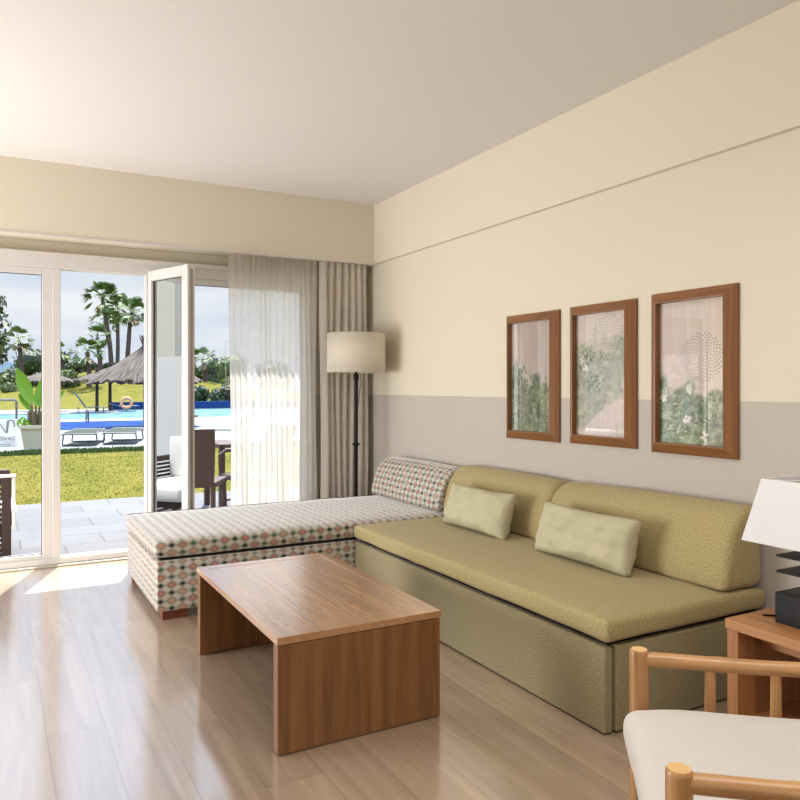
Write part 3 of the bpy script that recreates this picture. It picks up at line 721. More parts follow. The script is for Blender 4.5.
# ------------------------------------------------------------ bamboo armchair
def bamboo_chair():
    P1 = Vector((1.309, 1.23)); P2 = Vector((.955, .814)); v = (P2-P1).normalized(); u = Vector((-v.y, v.x))
    if u.x < 0: u = -u
    W_ = (P2-P1).length; D_ = .56
    # local frame: origin under P1, x along the arm towards the back (u), y along -v (so that the frame is right handed)
    root = thing('bamboo_armchair', 'bamboo armchair with an off-white seat cushion in the near right corner', 'armchair', (P1.x, P1.y, 0), math.atan2(u.y, u.x))
    sgn = -1 if (u.x*v.y-u.y*v.x) < 0 else 1      # local y of P2
    Yv = sgn*W_
    def post(x, y, z, r=.0215, name='front_post', lean=0):
        b = bmesh.new(); pts, rs = [], []
        nodes = [.0, .19, .425, z-.004]
        zz = 0
        while zz < z-.006:
            pts.append((x+lean*zz, y, zz)); k = min(abs(zz-q) for q in nodes[:3]); rs.append(r*(1.07 if k < .012 else 1)); zz += .012
        pts.append((x+lean*z, y, z-.004)); rs.append(r*.97); pts.append((x+lean*z, y, z)); rs.append(r*.84)
        tube(b, pts, rs, 20)
        b.faces.ensure_lookup_table()
        b.faces[-1].material_index = 1
        return obj(name, b, [M['bamboo'], M['bamboocut']], root, smooth='auto')
    post(0, 0, .645); post(0, Yv, .645); post(D_, 0, .92, name='back_post', lean=.06); post(D_, Yv, .92, name='back_post', lean=.06)
    def rail(a, b_, r, name):
        b = bmesh.new(); a, b_ = Vector(a), Vector(b_); n = 24; pts, rs = [], []
        for i in range(n+1):
            t = i/n; pts.append(a+(b_-a)*t+Vector((0, 0, .003*noise.noise(Vector((t*3, a.y*9, a.z))))));
            rs.append(r*(1.09 if i in (7, 17) else 1)*(1+.03*noise.noise(Vector((t*5, a.y, 3)))))
        tube(b, pts, rs, 14); return obj(name, b, M['bambooh'], root, smooth='auto')
    for y in (0, Yv):
        rail((.015, y, .623), (D_, y, .622), .0165, 'arm_rail')
        for s in (.155, .293, .43):
            b = bmesh.new(); tube(b, [(s, y, .425), (s, y, .52), (s, y, .615)], [.0115, .0125, .0115], 12); obj('spindle', b, M['bamboo'], root, smooth='auto')
        rail((.015, y, .425), (D_, y, .425), .016, 'seat_rail'); rail((.015, y, .19), (D_, y, .19), .012, 'stretcher')
    for x in (0, D_+.02): rail((x, .01*sgn, .425), (x, Yv-.01*sgn, .425), .016, 'seat_rail')
    rail((0, .01*sgn, .19), (0, Yv-.01*sgn, .19), .012, 'stretcher')
    for z in (.60, .74, .88): rail((D_+.06*z, .01*sgn, z), (D_+.06*z, Yv-.01*sgn, z), .015, 'back_rail')
    b = bmesh.new(); ys = sorted((.012*sgn, Yv-.012*sgn))
    bx(b, -.015, D_-.02, ys[0]+.012, ys[1]-.012, .440, .448); obj('seat_slats', b, M['bambooh'], root)
    # cushion
    b = soft_box(-.040, D_-.03, ys[0]+.022, ys[1]-.022, .448, .525, .03, .026, 5, 14, 14, wr=.006)
    obj('seat_cushion', b, M['canvas'], root, smooth=True)
bamboo_chair()

# ============================================================ OUTSIDE
def gz(x, y):                                              # hill height
    if y < 48: return 0
    s = min(1, (y-48)/20); s = s*s*(3-2*s)
    t = min(1, max(0, (y-48)/27)); t = t*t*(3-2*t)
    return .55*s + 2.7*t*math.exp(-((x-11)/8.5)**2) + .12*noise.noise(Vector((x*.08, y*.08, 0)))*s
struct('terrace', box(-6, 12, 5.76, 9.0, -.16, -.02), M['paver'])
bm = bmesh.new(); bx(bm, -30, 40, 9.0, 16.6, -.17, -.03); struct('lawn', bm, M['grass'])
bm = bmesh.new()
for a in ((-60, 60, 16.6, 24, 0), (-60, 1.45, 24, 25, 0), (-60, 1.45, 25, 29, 0), (1.45, 6.0, 24, 24.2, 0), (6.0, 60, 24, 29, 0), (-60, 1.45, 29, 30.4, 0), (6.0, 60, 29, 30.4, 0), (-60, 60, 30.4, 32.5, 0), (-60, 5.8, 40.5, 48.2, 0), (5.8, 60, 46, 48.2, 0)): bx(bm, a[0], a[1], a[2], a[3], -.3, -.02)
struct('pool_deck', bm, M['deck'])
struct('pool_water', box(1.45, 6.0, 24.4, 30.4, -.3, -.03), M['deepwater'])
bm = bmesh.new(); bx(bm, -60, 60, 32.5, 40.5, -.3, -.06); bx(bm, 5.8, 60, 40.5, 46, -.3, -.06); struct('pool_water', bm, M['water'])
bm = bmesh.new(); bx(bm, 5.9, 40, 46.2, 46.4, -.02, .42, .01); struct('pool_wall', bm, [M['deep']])
bm = bmesh.new(); g = []
for j in range(61):
    y = 48+j*1.6; g.append([bm.verts.new((x_*2.0-50, y, gz(x_*2.0-50, y)-.02)) for x_ in range(76)])
for j in range(60):
    for i in range(75): bm.faces.new((g[j][i], g[j][i+1], g[j+1][i+1], g[j+1][i]))
struct('grass_hill', bm, M['grass'], smooth=True)
bm = bmesh.new(); pr, pg = [], []
for i in range(60):
    x = -260+i*13; h = 14+9*noise.noise(Vector((x*.012, 0, 2)))+3*noise.noise(Vector((x*.05, 1, 2))); h *= math.exp(-max(0, x-15)/160)
    pr.append((bm.verts.new((x, 400, -5)), bm.verts.new((x, 430, h+1.5)), bm.verts.new((x, 520, -5))))
for i in range(59):
    bm.faces.new((pr[i][0], pr[i+1][0], pr[i+1][1], pr[i][1])); bm.faces.new((pr[i][1], pr[i+1][1], pr[i+1][2], pr[i][2]))
struct('mountain', bm, M['mountain'], smooth=True)

# neighbouring wing and partition (they show up as reflections in the open leaf)
struct('terrace_partition', box(-1.5, -1.3, 6.0, 9.0, -.02, 1.6), M['white'])
struct('building_wing', box(-3.4, -3.0, 8.45, 14, -.02, 3.9), M['wing'])

# short lawn grass, plus dark blades standing in for a shadow by the deck
def blades(n, x0, x1, y0, y1, h, seedv):
    rnd = random.Random(seedv); bm = bmesh.new()
    for _ in range(n):
        x, y = rnd.uniform(x0, x1), rnd.uniform(y0, y1); a = rnd.uniform(0, PI); w_ = .008+h*.06; hh = h*rnd.uniform(.5, 1.2)
        dx, dy = math.cos(a)*w_, math.sin(a)*w_; lx, ly = rnd.uniform(-.4, .4)*hh, rnd.uniform(-.4, .4)*hh
        bm.faces.new((bm.verts.new((x-dx, y-dy, -.03)), bm.verts.new((x+dx, y+dy, -.03)), bm.verts.new((x+lx, y+ly, -.03+hh))))
    return bm
o = obj('lawn_grass', blades(9000, -1, 4.5, 9.0, 15.6, .016, 1), leaf_mat('grass_blade', (98, 98, 30), (124, 116, 48))); tag(o, 'sunlit yellow green lawn grass between terrace and pool deck', 'grass', kind='stuff')
o = obj('shade_strip_grass', blades(9000, -1, 6.5, 15.62, 16.5, .07, 2), leaf_mat('shade_strip_blade', (38, 62, 16), (82, 104, 32))); tag(o, 'strip of dark grass blades imitating a shadow along the far side of the lawn', 'grass', kind='stuff')

# foliage
def leaves(bm, blobs, n, size, rnd, squash=1):
    vol = [b[3]*b[3] for b in blobs]; tot = sum(vol)
    for b, v_ in zip(blobs, vol):
        for _ in range(int(n*v_/tot)):
            d = Vector((rnd.gauss(0, 1), rnd.gauss(0, 1), rnd.gauss(0, 1))).normalized(); r = b[3]*rnd.uniform(.72, 1.05)
            c = Vector(b[:3])+Vector((d.x*r, d.y*r, d.z*r*squash))
            a = Vector((rnd.gauss(0, 1), rnd.gauss(0, 1), rnd.gauss(0, 1))).normalized(); e = a.cross(d if abs(a.dot(d)) < .9 else Vector((0, 0, 1))).normalized()
            s = size*rnd.uniform(.6, 1.3)
            bm.faces.new([bm.verts.new(c+a*s*.5), bm.verts.new(c+e*s*.28), bm.verts.new(c-a*s*.5), bm.verts.new(c-e*s*.28)])
def core(bm, blobs, k=.8, squash=1):
    for b in blobs:
        t = bmesh.new(); bmesh.ops.create_icosphere(t, subdivisions=2, radius=b[3]*k)
        for v in t.verts: v.co *= 1+.16*noise.noise(v.co*2/b[3]+Vector(b[:3])); v.co.z *= squash
        bmesh.ops.translate(t, verts=t.verts, vec=b[:3]); merge(bm, t)
def shrub(x, y, w_, h, m, label, seedv, name='shrub', cat='shrub', group='shrubs on the hill', n=1500, size=.32):
    rnd = random.Random(seedv); z0 = gz(x, y)
    t = thing(name, label, cat, (x, y, z0-.05), 0, group)
    bl = []
    for i in range(7):
        r = h*rnd.uniform(.26, .42); bl.append((rnd.uniform(-w_/2+r*.6, w_/2-r*.6), rnd.uniform(-1, 1)*w_*.2, rnd.uniform(r*.5, h-r), r))
    bl.append((0, 0, h*.5, h*.45))
    b = bmesh.new(); core(b, bl, .82); leaves(b, bl, n, size, rnd); obj('foliage', b, m, t)
    b = bmesh.new(); tube(b, [(0, 0, 0), (.05, 0, h*.5)], [.14, .08], 6); obj('trunk', b, M['bark'], t)
# px helper only used to choose plausible bearings: angle from the camera in degrees -> world x,y at distance
def at(px, Y): 
    ang = math.atan(405/736.7)+math.atan((px-400)/736.7); return math.tan(ang)*Y, Y
def hz(px, py, Y):
    x, y = at(px, Y); w_ = x*math.sin(math.atan(405/736.7))+y*math.cos(math.atan(405/736.7)); return 1.25+(388-py)*w_/736.7
def shrub_px(px0, px1, pytop, Y, m, label, seedv, **k):
    (xa, _), (xb, _) = at(px0, Y), at(px1, Y); x = (xa+xb)/2; h = hz((px0+px1)/2, pytop, Y)-gz(x, Y)+.05
    shrub(x, Y, xb-xa, max(.8, h), m, label, seedv, **k)
sp = [(-22, 14, 372, 74, 'hedge2', 'pale green bush at the left frame edge, below the far mountain'),
      (2, 26, 366, 80, 'hedge', 'dark round bush between the left palm and the mountain'),
      (18, 48, 347, 84, 'hedge', 'dark tall bush behind the lone palm'),
      (0, 20, 384, 64, 'hedge2', 'silvery low shrub at the foot of the left bushes'),
      (20, 56, 372, 66, 'hedge', 'low dark shrub behind the potted plant'),
      (44, 70, 350, 80, 'hedge', 'bush partly hidden by the white window post'),
      (58, 88, 362, 74, 'hedge', 'broad green bush left of the palm clump'),
      (58, 80, 368, 62, 'hedge2', 'low yellow green shrub in front of the broad bush'),
      (80, 108, 364, 78, 'hedge', 'bush under the yellow green palm'),
      (104, 130, 366, 84, 'dark', 'dark bush at the foot of the tall palms'),
      (126, 160, 366, 80, 'dark', 'dark bush behind the large thatched parasol'),
      (186, 208, 366, 76, 'hedge', 'bush left of the dark palm in the right window'),
      (206, 226, 356, 80, 'dark', 'dark tree crown behind the right hand palm'),
      (218, 246, 352, 70, 'hedge2', 'grey green tree beside the sheer curtain'),
      (188, 211, 385, 53, 'dark', 'clipped dark hedge behind the blue pool wall, left piece'),
      (213, 240, 383, 51, 'dark', 'clipped dark hedge behind the blue pool wall, right piece'),
      (243, 290, 360, 74, 'hedge', 'bush seen faintly through the sheer curtain')]
for i, s in enumerate(sp): shrub_px(s[0], s[1], s[2], s[3], M[s[4]], s[5], 20+i)

def fan_crown(bm, c, R_, n, rnd, droop=.45):
    for _ in range(n):
        a = rnd.uniform(0, 2*PI); el = rnd.uniform(-.7, 1.25); d = Vector((math.cos(a)*math.cos(el), math.sin(a)*math.cos(el), math.sin(el)))
        p = Vector(c)+d*R_*rnd.uniform(.45, .62); side = d.cross(Vector((0, 0, 1))).normalized(); up = side.cross(d)
        tilt = rnd.uniform(-.6, .6)
        nb = 9; q = Vector(c)
        bm.faces.new((bm.verts.new(q+side*.03), bm.verts.new(q-side*.03), bm.verts.new(p)))
        for k in range(nb):
            t = -1.15+2.3*k/(nb-1); dd = (d*math.cos(t)+(side*math.cos(tilt)+up*math.sin(tilt))*math.sin(t)).normalized()
            l = R_*.52*(1-.15*abs(t)); e = dd.cross(up).normalized()*R_*.045; m_ = p+dd*l*.55; tip = p+dd*l-Vector((0, 0, droop*l*.5))
            bm.faces.new((bm.verts.new(p), bm.verts.new(m_+e), bm.verts.new(tip), bm.verts.new(m_-e)))
def palm(px, pyc, pxb, Y, R_, label, seedv, n=40, tr=.17, group='fan palms on the hill'):
    rnd = random.Random(seedv); (xc, _), (xb, _) = at(px, Y), at(pxb, Y); zc = hz(px, pyc, Y); z0 = gz(xb, Y)-.1
    t = thing('palm_tree', label, 'palm tree', (xb, Y, z0), 0, group)
    pts = []; H = zc-z0; n_ = 14; rs = []
    for i in range(n_+1):
        s = i/n_; pts.append(((xc-xb)*s**1.5+.05*math.sin(s*5), 0, H*s)); rs.append(tr*(1.25-.35*s)*(1+.06*(i % 2)))
    b = bmesh.new(); tube(b, pts, rs, 10); obj('trunk', b, M['bark'], t)
    b = bmesh.new(); fan_crown(b, pts[-1], R_, n, rnd); obj('crown', b, M['palm'], t)
    b = bmesh.new()
    for _ in range(16):
        a = rnd.uniform(0, 2*PI); l = R_*rnd.uniform(.4, .7); c = Vector(pts[-1])-Vector((0, 0, .3)); e = Vector((math.cos(a), math.sin(a), -.9)).normalized(); s_ = e.cross(Vector((0, 0, 1))).normalized()*.18
        bm_ = [b.verts.new(c), b.verts.new(c+e*l*.6+s_), b.verts.new(c+e*l), b.verts.new(c+e*l*.6-s_)]; b.faces.new(bm_)
    obj('dead_fronds', b, leaf_mat('dead_frond', (96, 80, 54), (140, 122, 84)), t)
palm(103, 299, 111, 70, 1.9, 'tallest palm of the clump, leaning left', 1)
palm(105, 322, 111.5, 75.5, 1.6, 'shorter palm crown overlapping the tallest trunk', 2, 26)
palm(118.5, 310, 117, 80, 1.95, 'straight palm in the middle of the clump', 3)
palm(132, 313, 126, 66, 1.7, 'palm at the right of the clump, above the thatched parasol', 4)
palm(98, 338, 100, 65.5, 1.3, 'short palm left of the tall clump', 5, 26)
palm(88, 352, 89, 61, 1.4, 'bushy yellow green low palm at the left of the clump', 6, 30)
palm(20, 341, 21.5, 72, 1.5, 'lone palm in the left window', 7, 26)
palm(204, 360, 205, 66, 1.5, 'dark palm in the right window', 8, 30)
palm(62, 352, 62, 72, 1.1, 'small palm just right of the white window post', 9, 22)

# near tree at the left edge
rnd = random.Random(4); t = thing('leafy_tree', 'branches of a near tree reaching in at the left edge', 'tree', (-1.17, 12, -.25))
b = bmesh.new(); tube(b, [(0, 0, 0), (.05, 0, 1.2), (.2, 0, 2.2), (.5, 0, 3.0)], [.12, .10, .07, .03], 8); tube(b, [(.15, 0, 1.8), (.7, .1, 2.3), (1.25, .1, 2.5)], [.05, .03, .012], 6); obj('trunk', b, M['bark'], t)
b = bmesh.new()
bl = [(.9, 0, 2.65, .32), (1.15, .1, 2.42, .25), (1.22, 0, 2.15, .16), (.9, 0, 2.3, .34), (1.18, 0, 2.72, .15), (.5, 0, 2.9, .5), (.2, 0, 2.4, .5), (1.2, .1, 1.95, .12), (-.3, 0, 2.8, .6)]
for q in bl: leaves(b, [q], int(420*q[3]), .11, rnd); leaves(b, [(q[0], q[1], q[2], q[3]*.55)], int(300*q[3]), .11, rnd)
obj('foliage', b, M['near'], t)

# thatched parasols
def parasol(px, Y, R_, zeave, zapex, label, seedv, name='thatched_parasol', ragged=.12, pole_r=.07):
    x, _ = at(px, Y); z0 = gz(x, Y)-.02; rnd = random.Random(seedv)
    t = thing(name, label, 'parasol', (x, Y, z0), 0, 'thatched parasols by the pool')
    b = bmesh.new(); tube(b, [(0, 0, 0), (0, 0, zapex-z0-.1)], [pole_r, pole_r*.8], 10); obj('pole', b, M['darkpole'], t)
    b = bmesh.new(); n = 64; rings = []
    H = zapex-zeave
    prof_ = [(.03, zapex-z0+.05), (.10, zapex-z0-.10*H), (.35, zapex-z0-.38*H), (.7, zapex-z0-.72*H), (1.0, zeave-z0), (.97, zeave-z0-.03), (.6, zapex-z0-.72*H), (.05, zapex-z0-.3*H)]
    for k, (r, z) in enumerate(prof_):
        ring = []
        for i in range(n):
            a = 2*PI*i/n; j = (rnd.uniform(-1, 1)*ragged if k in (4, 5) else rnd.uniform(-.03, .03))
            ring.append(b.verts.new((math.cos(a)*R_*r*(1+j*.5), math.sin(a)*R_*r*(1+j*.5), z-abs(j)*R_*.8)))
        rings.append(ring)
    for k in range(len(rings)-1):
        for i in range(n): b.faces.new((rings[k][i], rings[k][(i+1) % n], rings[k+1][(i+1) % n], rings[k+1][i]))
    b.faces.new(rings[0][::-1]); b.faces.new(rings[-1])
    obj('thatch_roof', b, M['thatch'], t)
    b = bmesh.new()
    for i in range(40):
        a = rnd.uniform(0, 2*PI); r = rnd.uniform(0, .07)*R_; l = rnd.uniform(.15, .32)*R_*.8
        c = Vector((math.cos(a)*r, math.sin(a)*r, zapex-z0-.05)); e = Vector((math.cos(a)*.35-.15, math.sin(a)*.35, 1)).normalized(); s_ = Vector((-math.sin(a), math.cos(a), 0))*.035*R_
        b.faces.new((b.verts.new(c+s_), b.verts.new(c-s_), b.verts.new(c+e*l)))
    obj('thatch_tuft', b, M['thatch'], t)
parasol(146, 25, 1.72, hz(143, 379, 25), hz(143, 344, 25), 'large thatched parasol at the right of the open doorway', 1, pole_r=.09)
parasol(97, 42.4, 1.15, hz(97, 379.5, 42.4), hz(97, 371, 42.4), 'small thatched parasol, left of the pair beyond the pool', 2, pole_r=.09)
parasol(110, 45.2, 1.4, hz(110, 377, 45.2), hz(110, 366, 45.2), 'small thatched parasol, right of the pair beyond the pool', 3, pole_r=.1)
parasol(46, 45, 1.45, hz(46, 380, 45), hz(46, 370, 45), 'dark thatched parasol behind the potted plant', 4, pole_r=.09)

# loungers near the lawn: sling on two sled loops
def lounger(x, y, rz, label, m_sling, back=0.0, name='sun_lounger', group='pool loungers', L2=.78):
    t = thing(name, label, 'sun lounger', (x, y, -.02), rz, group)
    b = bmesh.new()                                        # local y is the long axis
    for s in (-.34, .34): tube(b, [(s, -L2, .26), (s, -.3, .29), (s, .25, .27)] + [(s, L2, .29+back)], .018, 8)
    tube(b, [(-.34, -L2, .26), (.34, -L2, .26)], .018, 8); tube(b, [(-.34, L2, .29+back), (.34, L2, .29+back)], .018, 8)
    obj('frame', b, M['slingmetal'], t)
    for yy in (-.6, .6):
        b = bmesh.new(); tube(b, [(-.33, yy, .27), (-.36, yy, .03), (-.33, yy, .02), (.33, yy, .02), (.36, yy, .03), (.33, yy, .27)], .018, 8); obj('sled_leg', b, M['slingmetal'], t)
    b = bmesh.new(); pr_ = [(.02-L2, .245), (-.6, .26), (-.3, .278), (0, .268), (.25, .262), (L2-.02, .282+back)]
    for (ya, za), (yb, zb) in zip(pr_, pr_[1:]):
        q = [b.verts.new((sx*.32, yy, zz+dz)) for dz in (0, .02) for sx, yy, zz in ((-1, ya, za), (1, ya, za), (1, yb, zb), (-1, yb, zb))]
        for f in ((3, 2, 1, 0), (4, 5, 6, 7), (0, 1, 5, 4), (1, 2, 6, 5), (2, 3, 7, 6), (3, 0, 4, 7)): b.faces.new([q[i] for i in f])
    obj('sling', b, m_sling, t)
lx, _ = at(85.5, 17.9); lounger(lx, 18.15, math.radians(-14), 'grey sling lounger beyond the lawn, the left one in the doorway', M['sling'])
lx, _ = at(126, 17.9); lounger(lx, 18.2, math.radians(-16), 'grey sling lounger beyond the lawn, the right one in the doorway', M['sling'])
lx, _ = at(226, 17); lounger(lx, 17.3, math.radians(-100), 'grey lounger with raised back seen in the right window', M['sling'], .38)
lx, _ = at(91, 41); lounger(lx, 41.0, math.radians(80), 'dark blue lounger with raised back under the left small parasol', M['bluesling'], .75)
lx, _ = at(123, 43.4); lounger(lx, 43.4, math.radians(90), 'dark blue lounger under the right small parasol', M['bluesling'], .12)

# lifebuoy on post
x, y = at(131, 41.3); t = thing('lifebuoy', 'orange and beige lifebuoy on a stand at the corner of the far pool', 'lifebuoy', (x*.96, 39.6*1.04, -.02)); t.scale = (.62, .62, .62)
b = bmesh.new(); tube(b, [(0, 0, 0), (0, 0, .8)], .03, 8); obj('post', b, M['darkpole'], t)
b = bmesh.new(); n = 28
pts = [(.42*math.cos(2*PI*i/n), -.06, .78+.42*math.sin(2*PI*i/n)) for i in range(n)]
rings = []
for i in range(n):
    a = 2*PI*i/n; rings.append([b.verts.new(((.42+.13*math.cos(q))*math.cos(a), -.10+.13*math.sin(q), .78+(.42+.13*math.cos(q))*math.sin(a))) for q in [2*PI*k/10 for k in range(10)]])
for i in range(n):
    for k in range(10): b.faces.new((rings[i][k], rings[i][(k+1) % 10], rings[(i+1) % n][(k+1) % 10], rings[(i+1) % n][k]))
bmesh.ops.recalc_face_normals(b, faces=b.faces); obj('ring', b, M['lifebuoy'], t, smooth=True)

# handrails
def rail_px(px0, px1, Y, label):
    (a, _), (b_, _) = at(px0, Y), at(px1, Y); bm = bmesh.new(); tube(bm, [(a, Y, -.02), (a, Y, .78), (a+.05, Y, .82), (b_-.05, Y, .82), (b_, Y, .78), (b_, Y, -.02)], .04, 8)
    o = obj('pool_handrail', bm, M['slingmetal'], smooth='auto'); tag(o, label, 'handrail')
rail_px(-14, 16.5, 30, 'steel handrail by the pool in the left window')
x, _ = at(88, 30.5); o = obj('pool_handrail', T([(x, 30.4, -.02), (x, 30.4, .35), (x+.02, 30.9, .42), (x+.04, 31.4, .35), (x+.04, 31.6, -.02)], .035, 8), M['slingmetal'], smooth='auto'); tag(o, 'small bent pool rail left of the parasols', 'handrail')

# low white sign with grey lettering in the left window
def stroke(b, pts, wd, y):
    for (a, c) in zip(pts, pts[1:]):
        a, c = Vector((a[0], 0, a[1])), Vector((c[0], 0, c[1])); d = (c-a).normalized(); n = Vector((-d.z, 0, d.x))*wd
        q = [b.verts.new(p+Vector((0, yy, 0))) for yy in (y, y-.006) for p in (a-n, a+n, c+n, c-n)]
        for f in ((0, 1, 2, 3), (7, 6, 5, 4), (0, 4, 5, 1), (1, 5, 6, 2), (2, 6, 7, 3), (3, 7, 4, 0)): b.faces.new([q[i] for i in f])
x0, Ys = at(-14, 18.2); x1, _ = at(19, 18.2)
sg = thing('pool_sign', 'low white sign board with grey lettering beside the planter', 'sign', (0, Ys, -.02))
zt = hz(8, 419.5, Ys); obj('board', box(x0, x1, 0, .05, .0, zt+.02, bev=.004), M['signwhite'], sg)
b = bmesh.new()
def P(px, py): return (at(px, Ys)[0], hz(px, py, Ys)+.02)
stroke(b, [P(-1.5, 423), P(1.5, 426), P(5.5, 432.5)], .010, -.001); stroke(b, [P(6.7, 433), P(7.6, 425), P(8.2, 420.5)], .022, -.001)
stroke(b, [P(9, 420.3), P(11, 419.8), P(13.4, 421.2), P(14.6, 424), P(14, 427)], .014, -.001)
def letters(b, s, px, py, wpx, hpx):
    F_ = {'S': [[(1, 1), (0, 1), (0, .5), (1, .5), (1, 0), (0, 0)]], 'V': [[(0, 1), (.5, 0), (1, 1)]], 'A': [[(0, 0), (.5, 1), (1, 0)], [(.25, .4), (.75, .4)]], 'O': [[(0, 0), (0, 1), (1, 1), (1, 0), (0, 0)]]}
    for i, c_ in enumerate(s):
        for st_ in F_[c_]: stroke(b, [P(px+(i*1.45+q[0])*wpx, py-q[1]*hpx) for q in st_], .006, -.001)
letters(b, 'SVAO', 0.5, 440, 2.6, 3)
stroke(b, [P(0, 444.3), P(11, 444.3)], .004, -.001); stroke(b, [P(5, 442), P(15, 442)], .003, -.001)
obj('lettering', b, M['signgrey'], sg)

# planter with bird of paradise
x, Yp = at(37, 16.9)
t = thing('potted_plant', 'white square planter with a broad leaved plant at the lawn edge', 'potted plant', (x, Yp, -.02))
b = bmesh.new(); bt, tp, H = .24, .33, .52
def sq(h, z): return [b.verts.new((sx*h, sy*h, z)) for sx, sy in ((-1, -1), (1, -1), (1, 1), (-1, 1))]
R0 = [sq(bt, 0), sq(tp-.02, H-.07), sq(tp+.015, H-.07), sq(tp+.015, H), sq(tp-.03, H), sq(tp-.04, H-.06)]
for a_, c_ in zip(R0, R0[1:]):
    for i in range(4): b.faces.new((a_[i], a_[(i+1) % 4], c_[(i+1) % 4], c_[i]))
b.faces.new(R0[0][::-1]); obj('planter', b, M['pot'], t)
obj('soil', box(-.285, .285, -.285, .285, H-.08, H-.05), M['soil'], t)
def bop_leaf(b, base, tip, wd, bend):
    base, tip = Vector(base), Vector(tip); n = 10; d = (tip-base).normalized(); s = d.cross(Vector((0, 1, .15))).normalized(); rows = []
    for i in range(n+1):
        u = i/n; c = base+(tip-base)*u+Vector((bend*math.sin(PI*u*.5)**2, 0, -.1*bend*u)); w_ = wd*(math.sin(PI*min(1, u*.93+.05))**.7)
        rows.append([b.verts.new(c-s*w_+Vector((0, -.02, 0))), b.verts.new(c+Vector((0, .03*math.sin(PI*u), 0))), b.verts.new(c+s*w_+Vector((0, -.02, 0)))])
    for r0, r1 in zip(rows, rows[1:]):
        for k in range(2): b.faces.new((r0[k], r0[k+1], r1[k+1], r1[k]))
lv = [((-.10, 0, .95), (-.36, 0, 1.66), .13, .0), ((.05, .05, .9), (.22, 0, 1.40), .09, .1), ((.12, -.05, .85), (.42, .1, 1.22), .08, .1), ((-.02, .05, .9), (.10, .1, 1.55), .09, .05), ((-.12, .1, .8), (-.28, .1, 1.15), .06, -.05)]
for a_, c_, wd, bend in lv:
    b = bmesh.new(); bop_leaf(b, a_, c_, wd, bend); obj('leaf', b, M['bop'], t, smooth=True)
b = bmesh.new()
for a_, c_, wd, bend in lv: tube(b, [(a_[0]*.4, a_[1]*.4, H-.06), (a_[0]*.8, a_[1], .7), a_], [.045, .03, .018], 8)
for k in range(6): a_ = k*1.05; tube(b, [(math.cos(a_)*.12, math.sin(a_)*.1, H-.06), (math.cos(a_)*.15, math.sin(a_)*.12, .78)], [.05, .03], 8)
obj('stems', b, plain('stem_bark', (104, 92, 66), .9, noise_amt=.3, nscale=30), t)
b = bmesh.new(); leaves(b, [(-.27, -.1, H+.04, .11), (-.2, -.2, H+.02, .08)], 90, .09, random.Random(3)); obj('low_leaves', b, M['bop'], t)

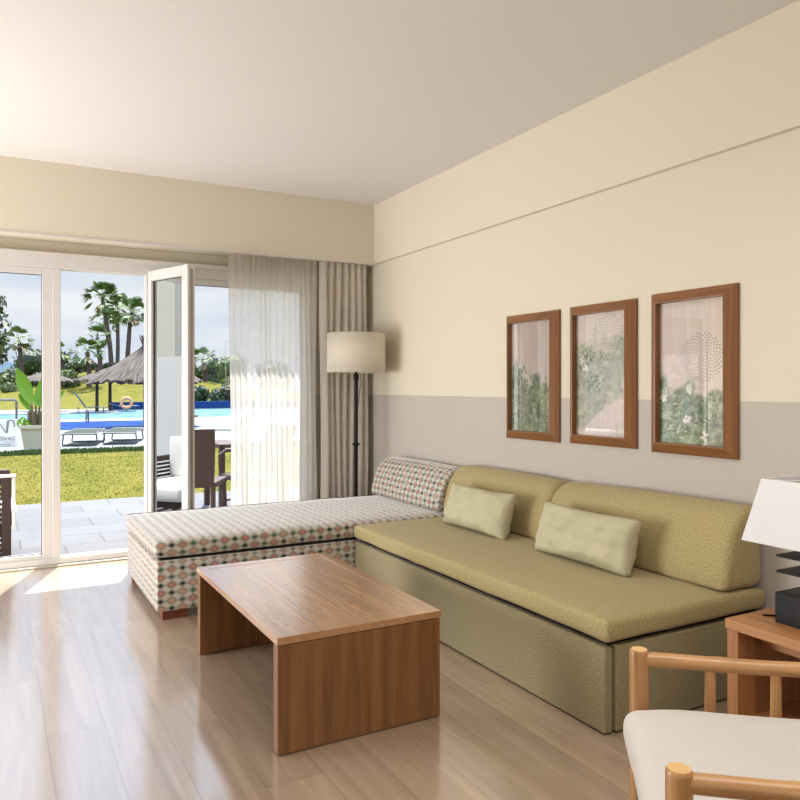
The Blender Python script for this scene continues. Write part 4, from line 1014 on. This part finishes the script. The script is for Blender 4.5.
# terrace furniture
def rattan_chair(x, y, rz, label, seat=.47, back=.93, arms=False, w_=.46):
    t = thing('rattan_chair', label, 'chair', (x, y, -.02), rz, 'rattan terrace chairs')     # local: faces +x, back at -x
    h = w_/2
    obj('seat', box(-.22, .24, -h+.01, h-.01, seat-.05, seat, bev=.01), M['rattan'], t)
    b = bmesh.new(); n = 8; rows = []
    for i in range(n+1):
        s = i/n; z = seat-.03+(back-seat+.03)*s; wd = h*(.86+.18*s); xx = -.22-.13*s+.02*math.sin(PI*s)
        rows.append([b.verts.new((xx-dx+cv*.02, sy*wd, z)) for dx in (0, .025) for sy, cv in ((-1, 1), (0, 0), (1, 1))])
    for r0, r1 in zip(rows, rows[1:]):
        for i, j in ((0, 1), (1, 2), (2, 5), (5, 4), (4, 3), (3, 0)): b.faces.new((r0[i], r0[j], r1[j], r1[i]))
    for r in (rows[0], rows[-1]): b.faces.new((r[0], r[1], r[4], r[3])); b.faces.new((r[1], r[2], r[5], r[4]))
    bmesh.ops.recalc_face_normals(b, faces=b.faces); obj('backrest', b, M['rattan'], t)
    for sx, sy in ((1, 1), (1, -1), (-1, 1), (-1, -1)):
        b = bmesh.new(); tube(b, [(sx*.20, sy*(h-.04), seat-.04), (sx*.20+(-.07 if sx < 0 else .03), sy*(h-.02), 0)], [.024, .018], 8); obj('leg', b, M['rattan2'], t)
    b = bmesh.new(); z = .18
    for a_, c_ in (((.22, h-.03), (-.24, h-.03)), ((.22, -h+.03), (-.24, -h+.03)), ((0, h-.03), (0, -h+.03))): tube(b, [(a_[0], a_[1], z), (c_[0], c_[1], z)], .011, 6)
    obj('stretcher', b, M['rattan2'], t)
    if arms:
        for sy in (1, -1):
            b = bmesh.new(); tube(b, [(.22, sy*h, seat-.03), (.22, sy*(h+.01), seat+.18), (.16, sy*(h+.01), seat+.22), (-.28, sy*(h+.01), seat+.2)], .02, 8); obj('armrest', b, M['rattan2'], t)
x, y = at(198, 6.6); rattan_chair(x, y, math.radians(62), 'brown rattan chair seen from behind, beside the open door leaf', seat=.46, back=.92, w_=.44)
x, y = at(253, 6.95); rattan_chair(x, y, math.radians(195), 'brown rattan armchair half hidden by the sheer curtain', seat=.44, back=.90, arms=True)
x, y = at(242, 7.75); t = thing('terrace_table', 'square brown terrace table between the rattan chairs', 'table', (x, y, -.02))
obj('tabletop', box(-.34, .34, -.34, .34, .66, .70, bev=.006), M['rattan2'], t)
for sx in (1, -1):
    for sy in (1, -1): obj('leg', box(sx*.30-.028, sx*.30+.028, sy*.30-.028, sy*.30+.028, 0, .66, bev=.004), M['rattan2'], t)
# armchair at the left edge with white cushion and towel
x, y = at(6, 6.35)
t = thing('rattan_armchair', 'dark rattan armchair with white cushions at the left frame edge', 'armchair', (x, y, -.02), 0)
for yy in (-.30, .30):
    b = bmesh.new(); bx(b, -.03, .03, yy-.025, yy+.025, 0, .62, .006); bx(b, -.66, -.60, yy-.025, yy+.025, 0, .62, .006); bx(b, -.60, -.03, yy-.025, yy+.025, .57, .62, .006)
    for k in range(14): bx(b, -.60, -.03, yy-.008, yy+.008, .05+k*.037, .07+k*.037)
    obj('side_panel', b, M['rattan'], t)
obj('seat', box(-.60, .02, -.275, .275, .20, .26, bev=.008), M['rattan'], t)
obj('backrest', box(-.68, -.62, -.32, .32, .20, .76, bev=.01), M['rattan'], t)
b = soft_box(-.6, .07, -.27, .27, .26, .40, .04, .02, 4, 6, 6); obj('seat_cushion', b, M['towel'], t, smooth=True)
b = soft_box(-.615, -.47, -.27, .27, .41, .80, .04, 0, 4, 6, 6); obj('back_cushion', b, M['towel'], t, smooth=True)
b = bmesh.new(); bx(b, x-.30, x+.062, y-.345, y-.27, .603, .622, .008, 3); bx(b, x+.034, x+.056, y-.345, y-.27, .22, .60, .008, 3)
o = obj('towel', b, M['towel'], smooth=True); tag(o, 'white towel laid over the near arm of the left rattan armchair', 'towel')
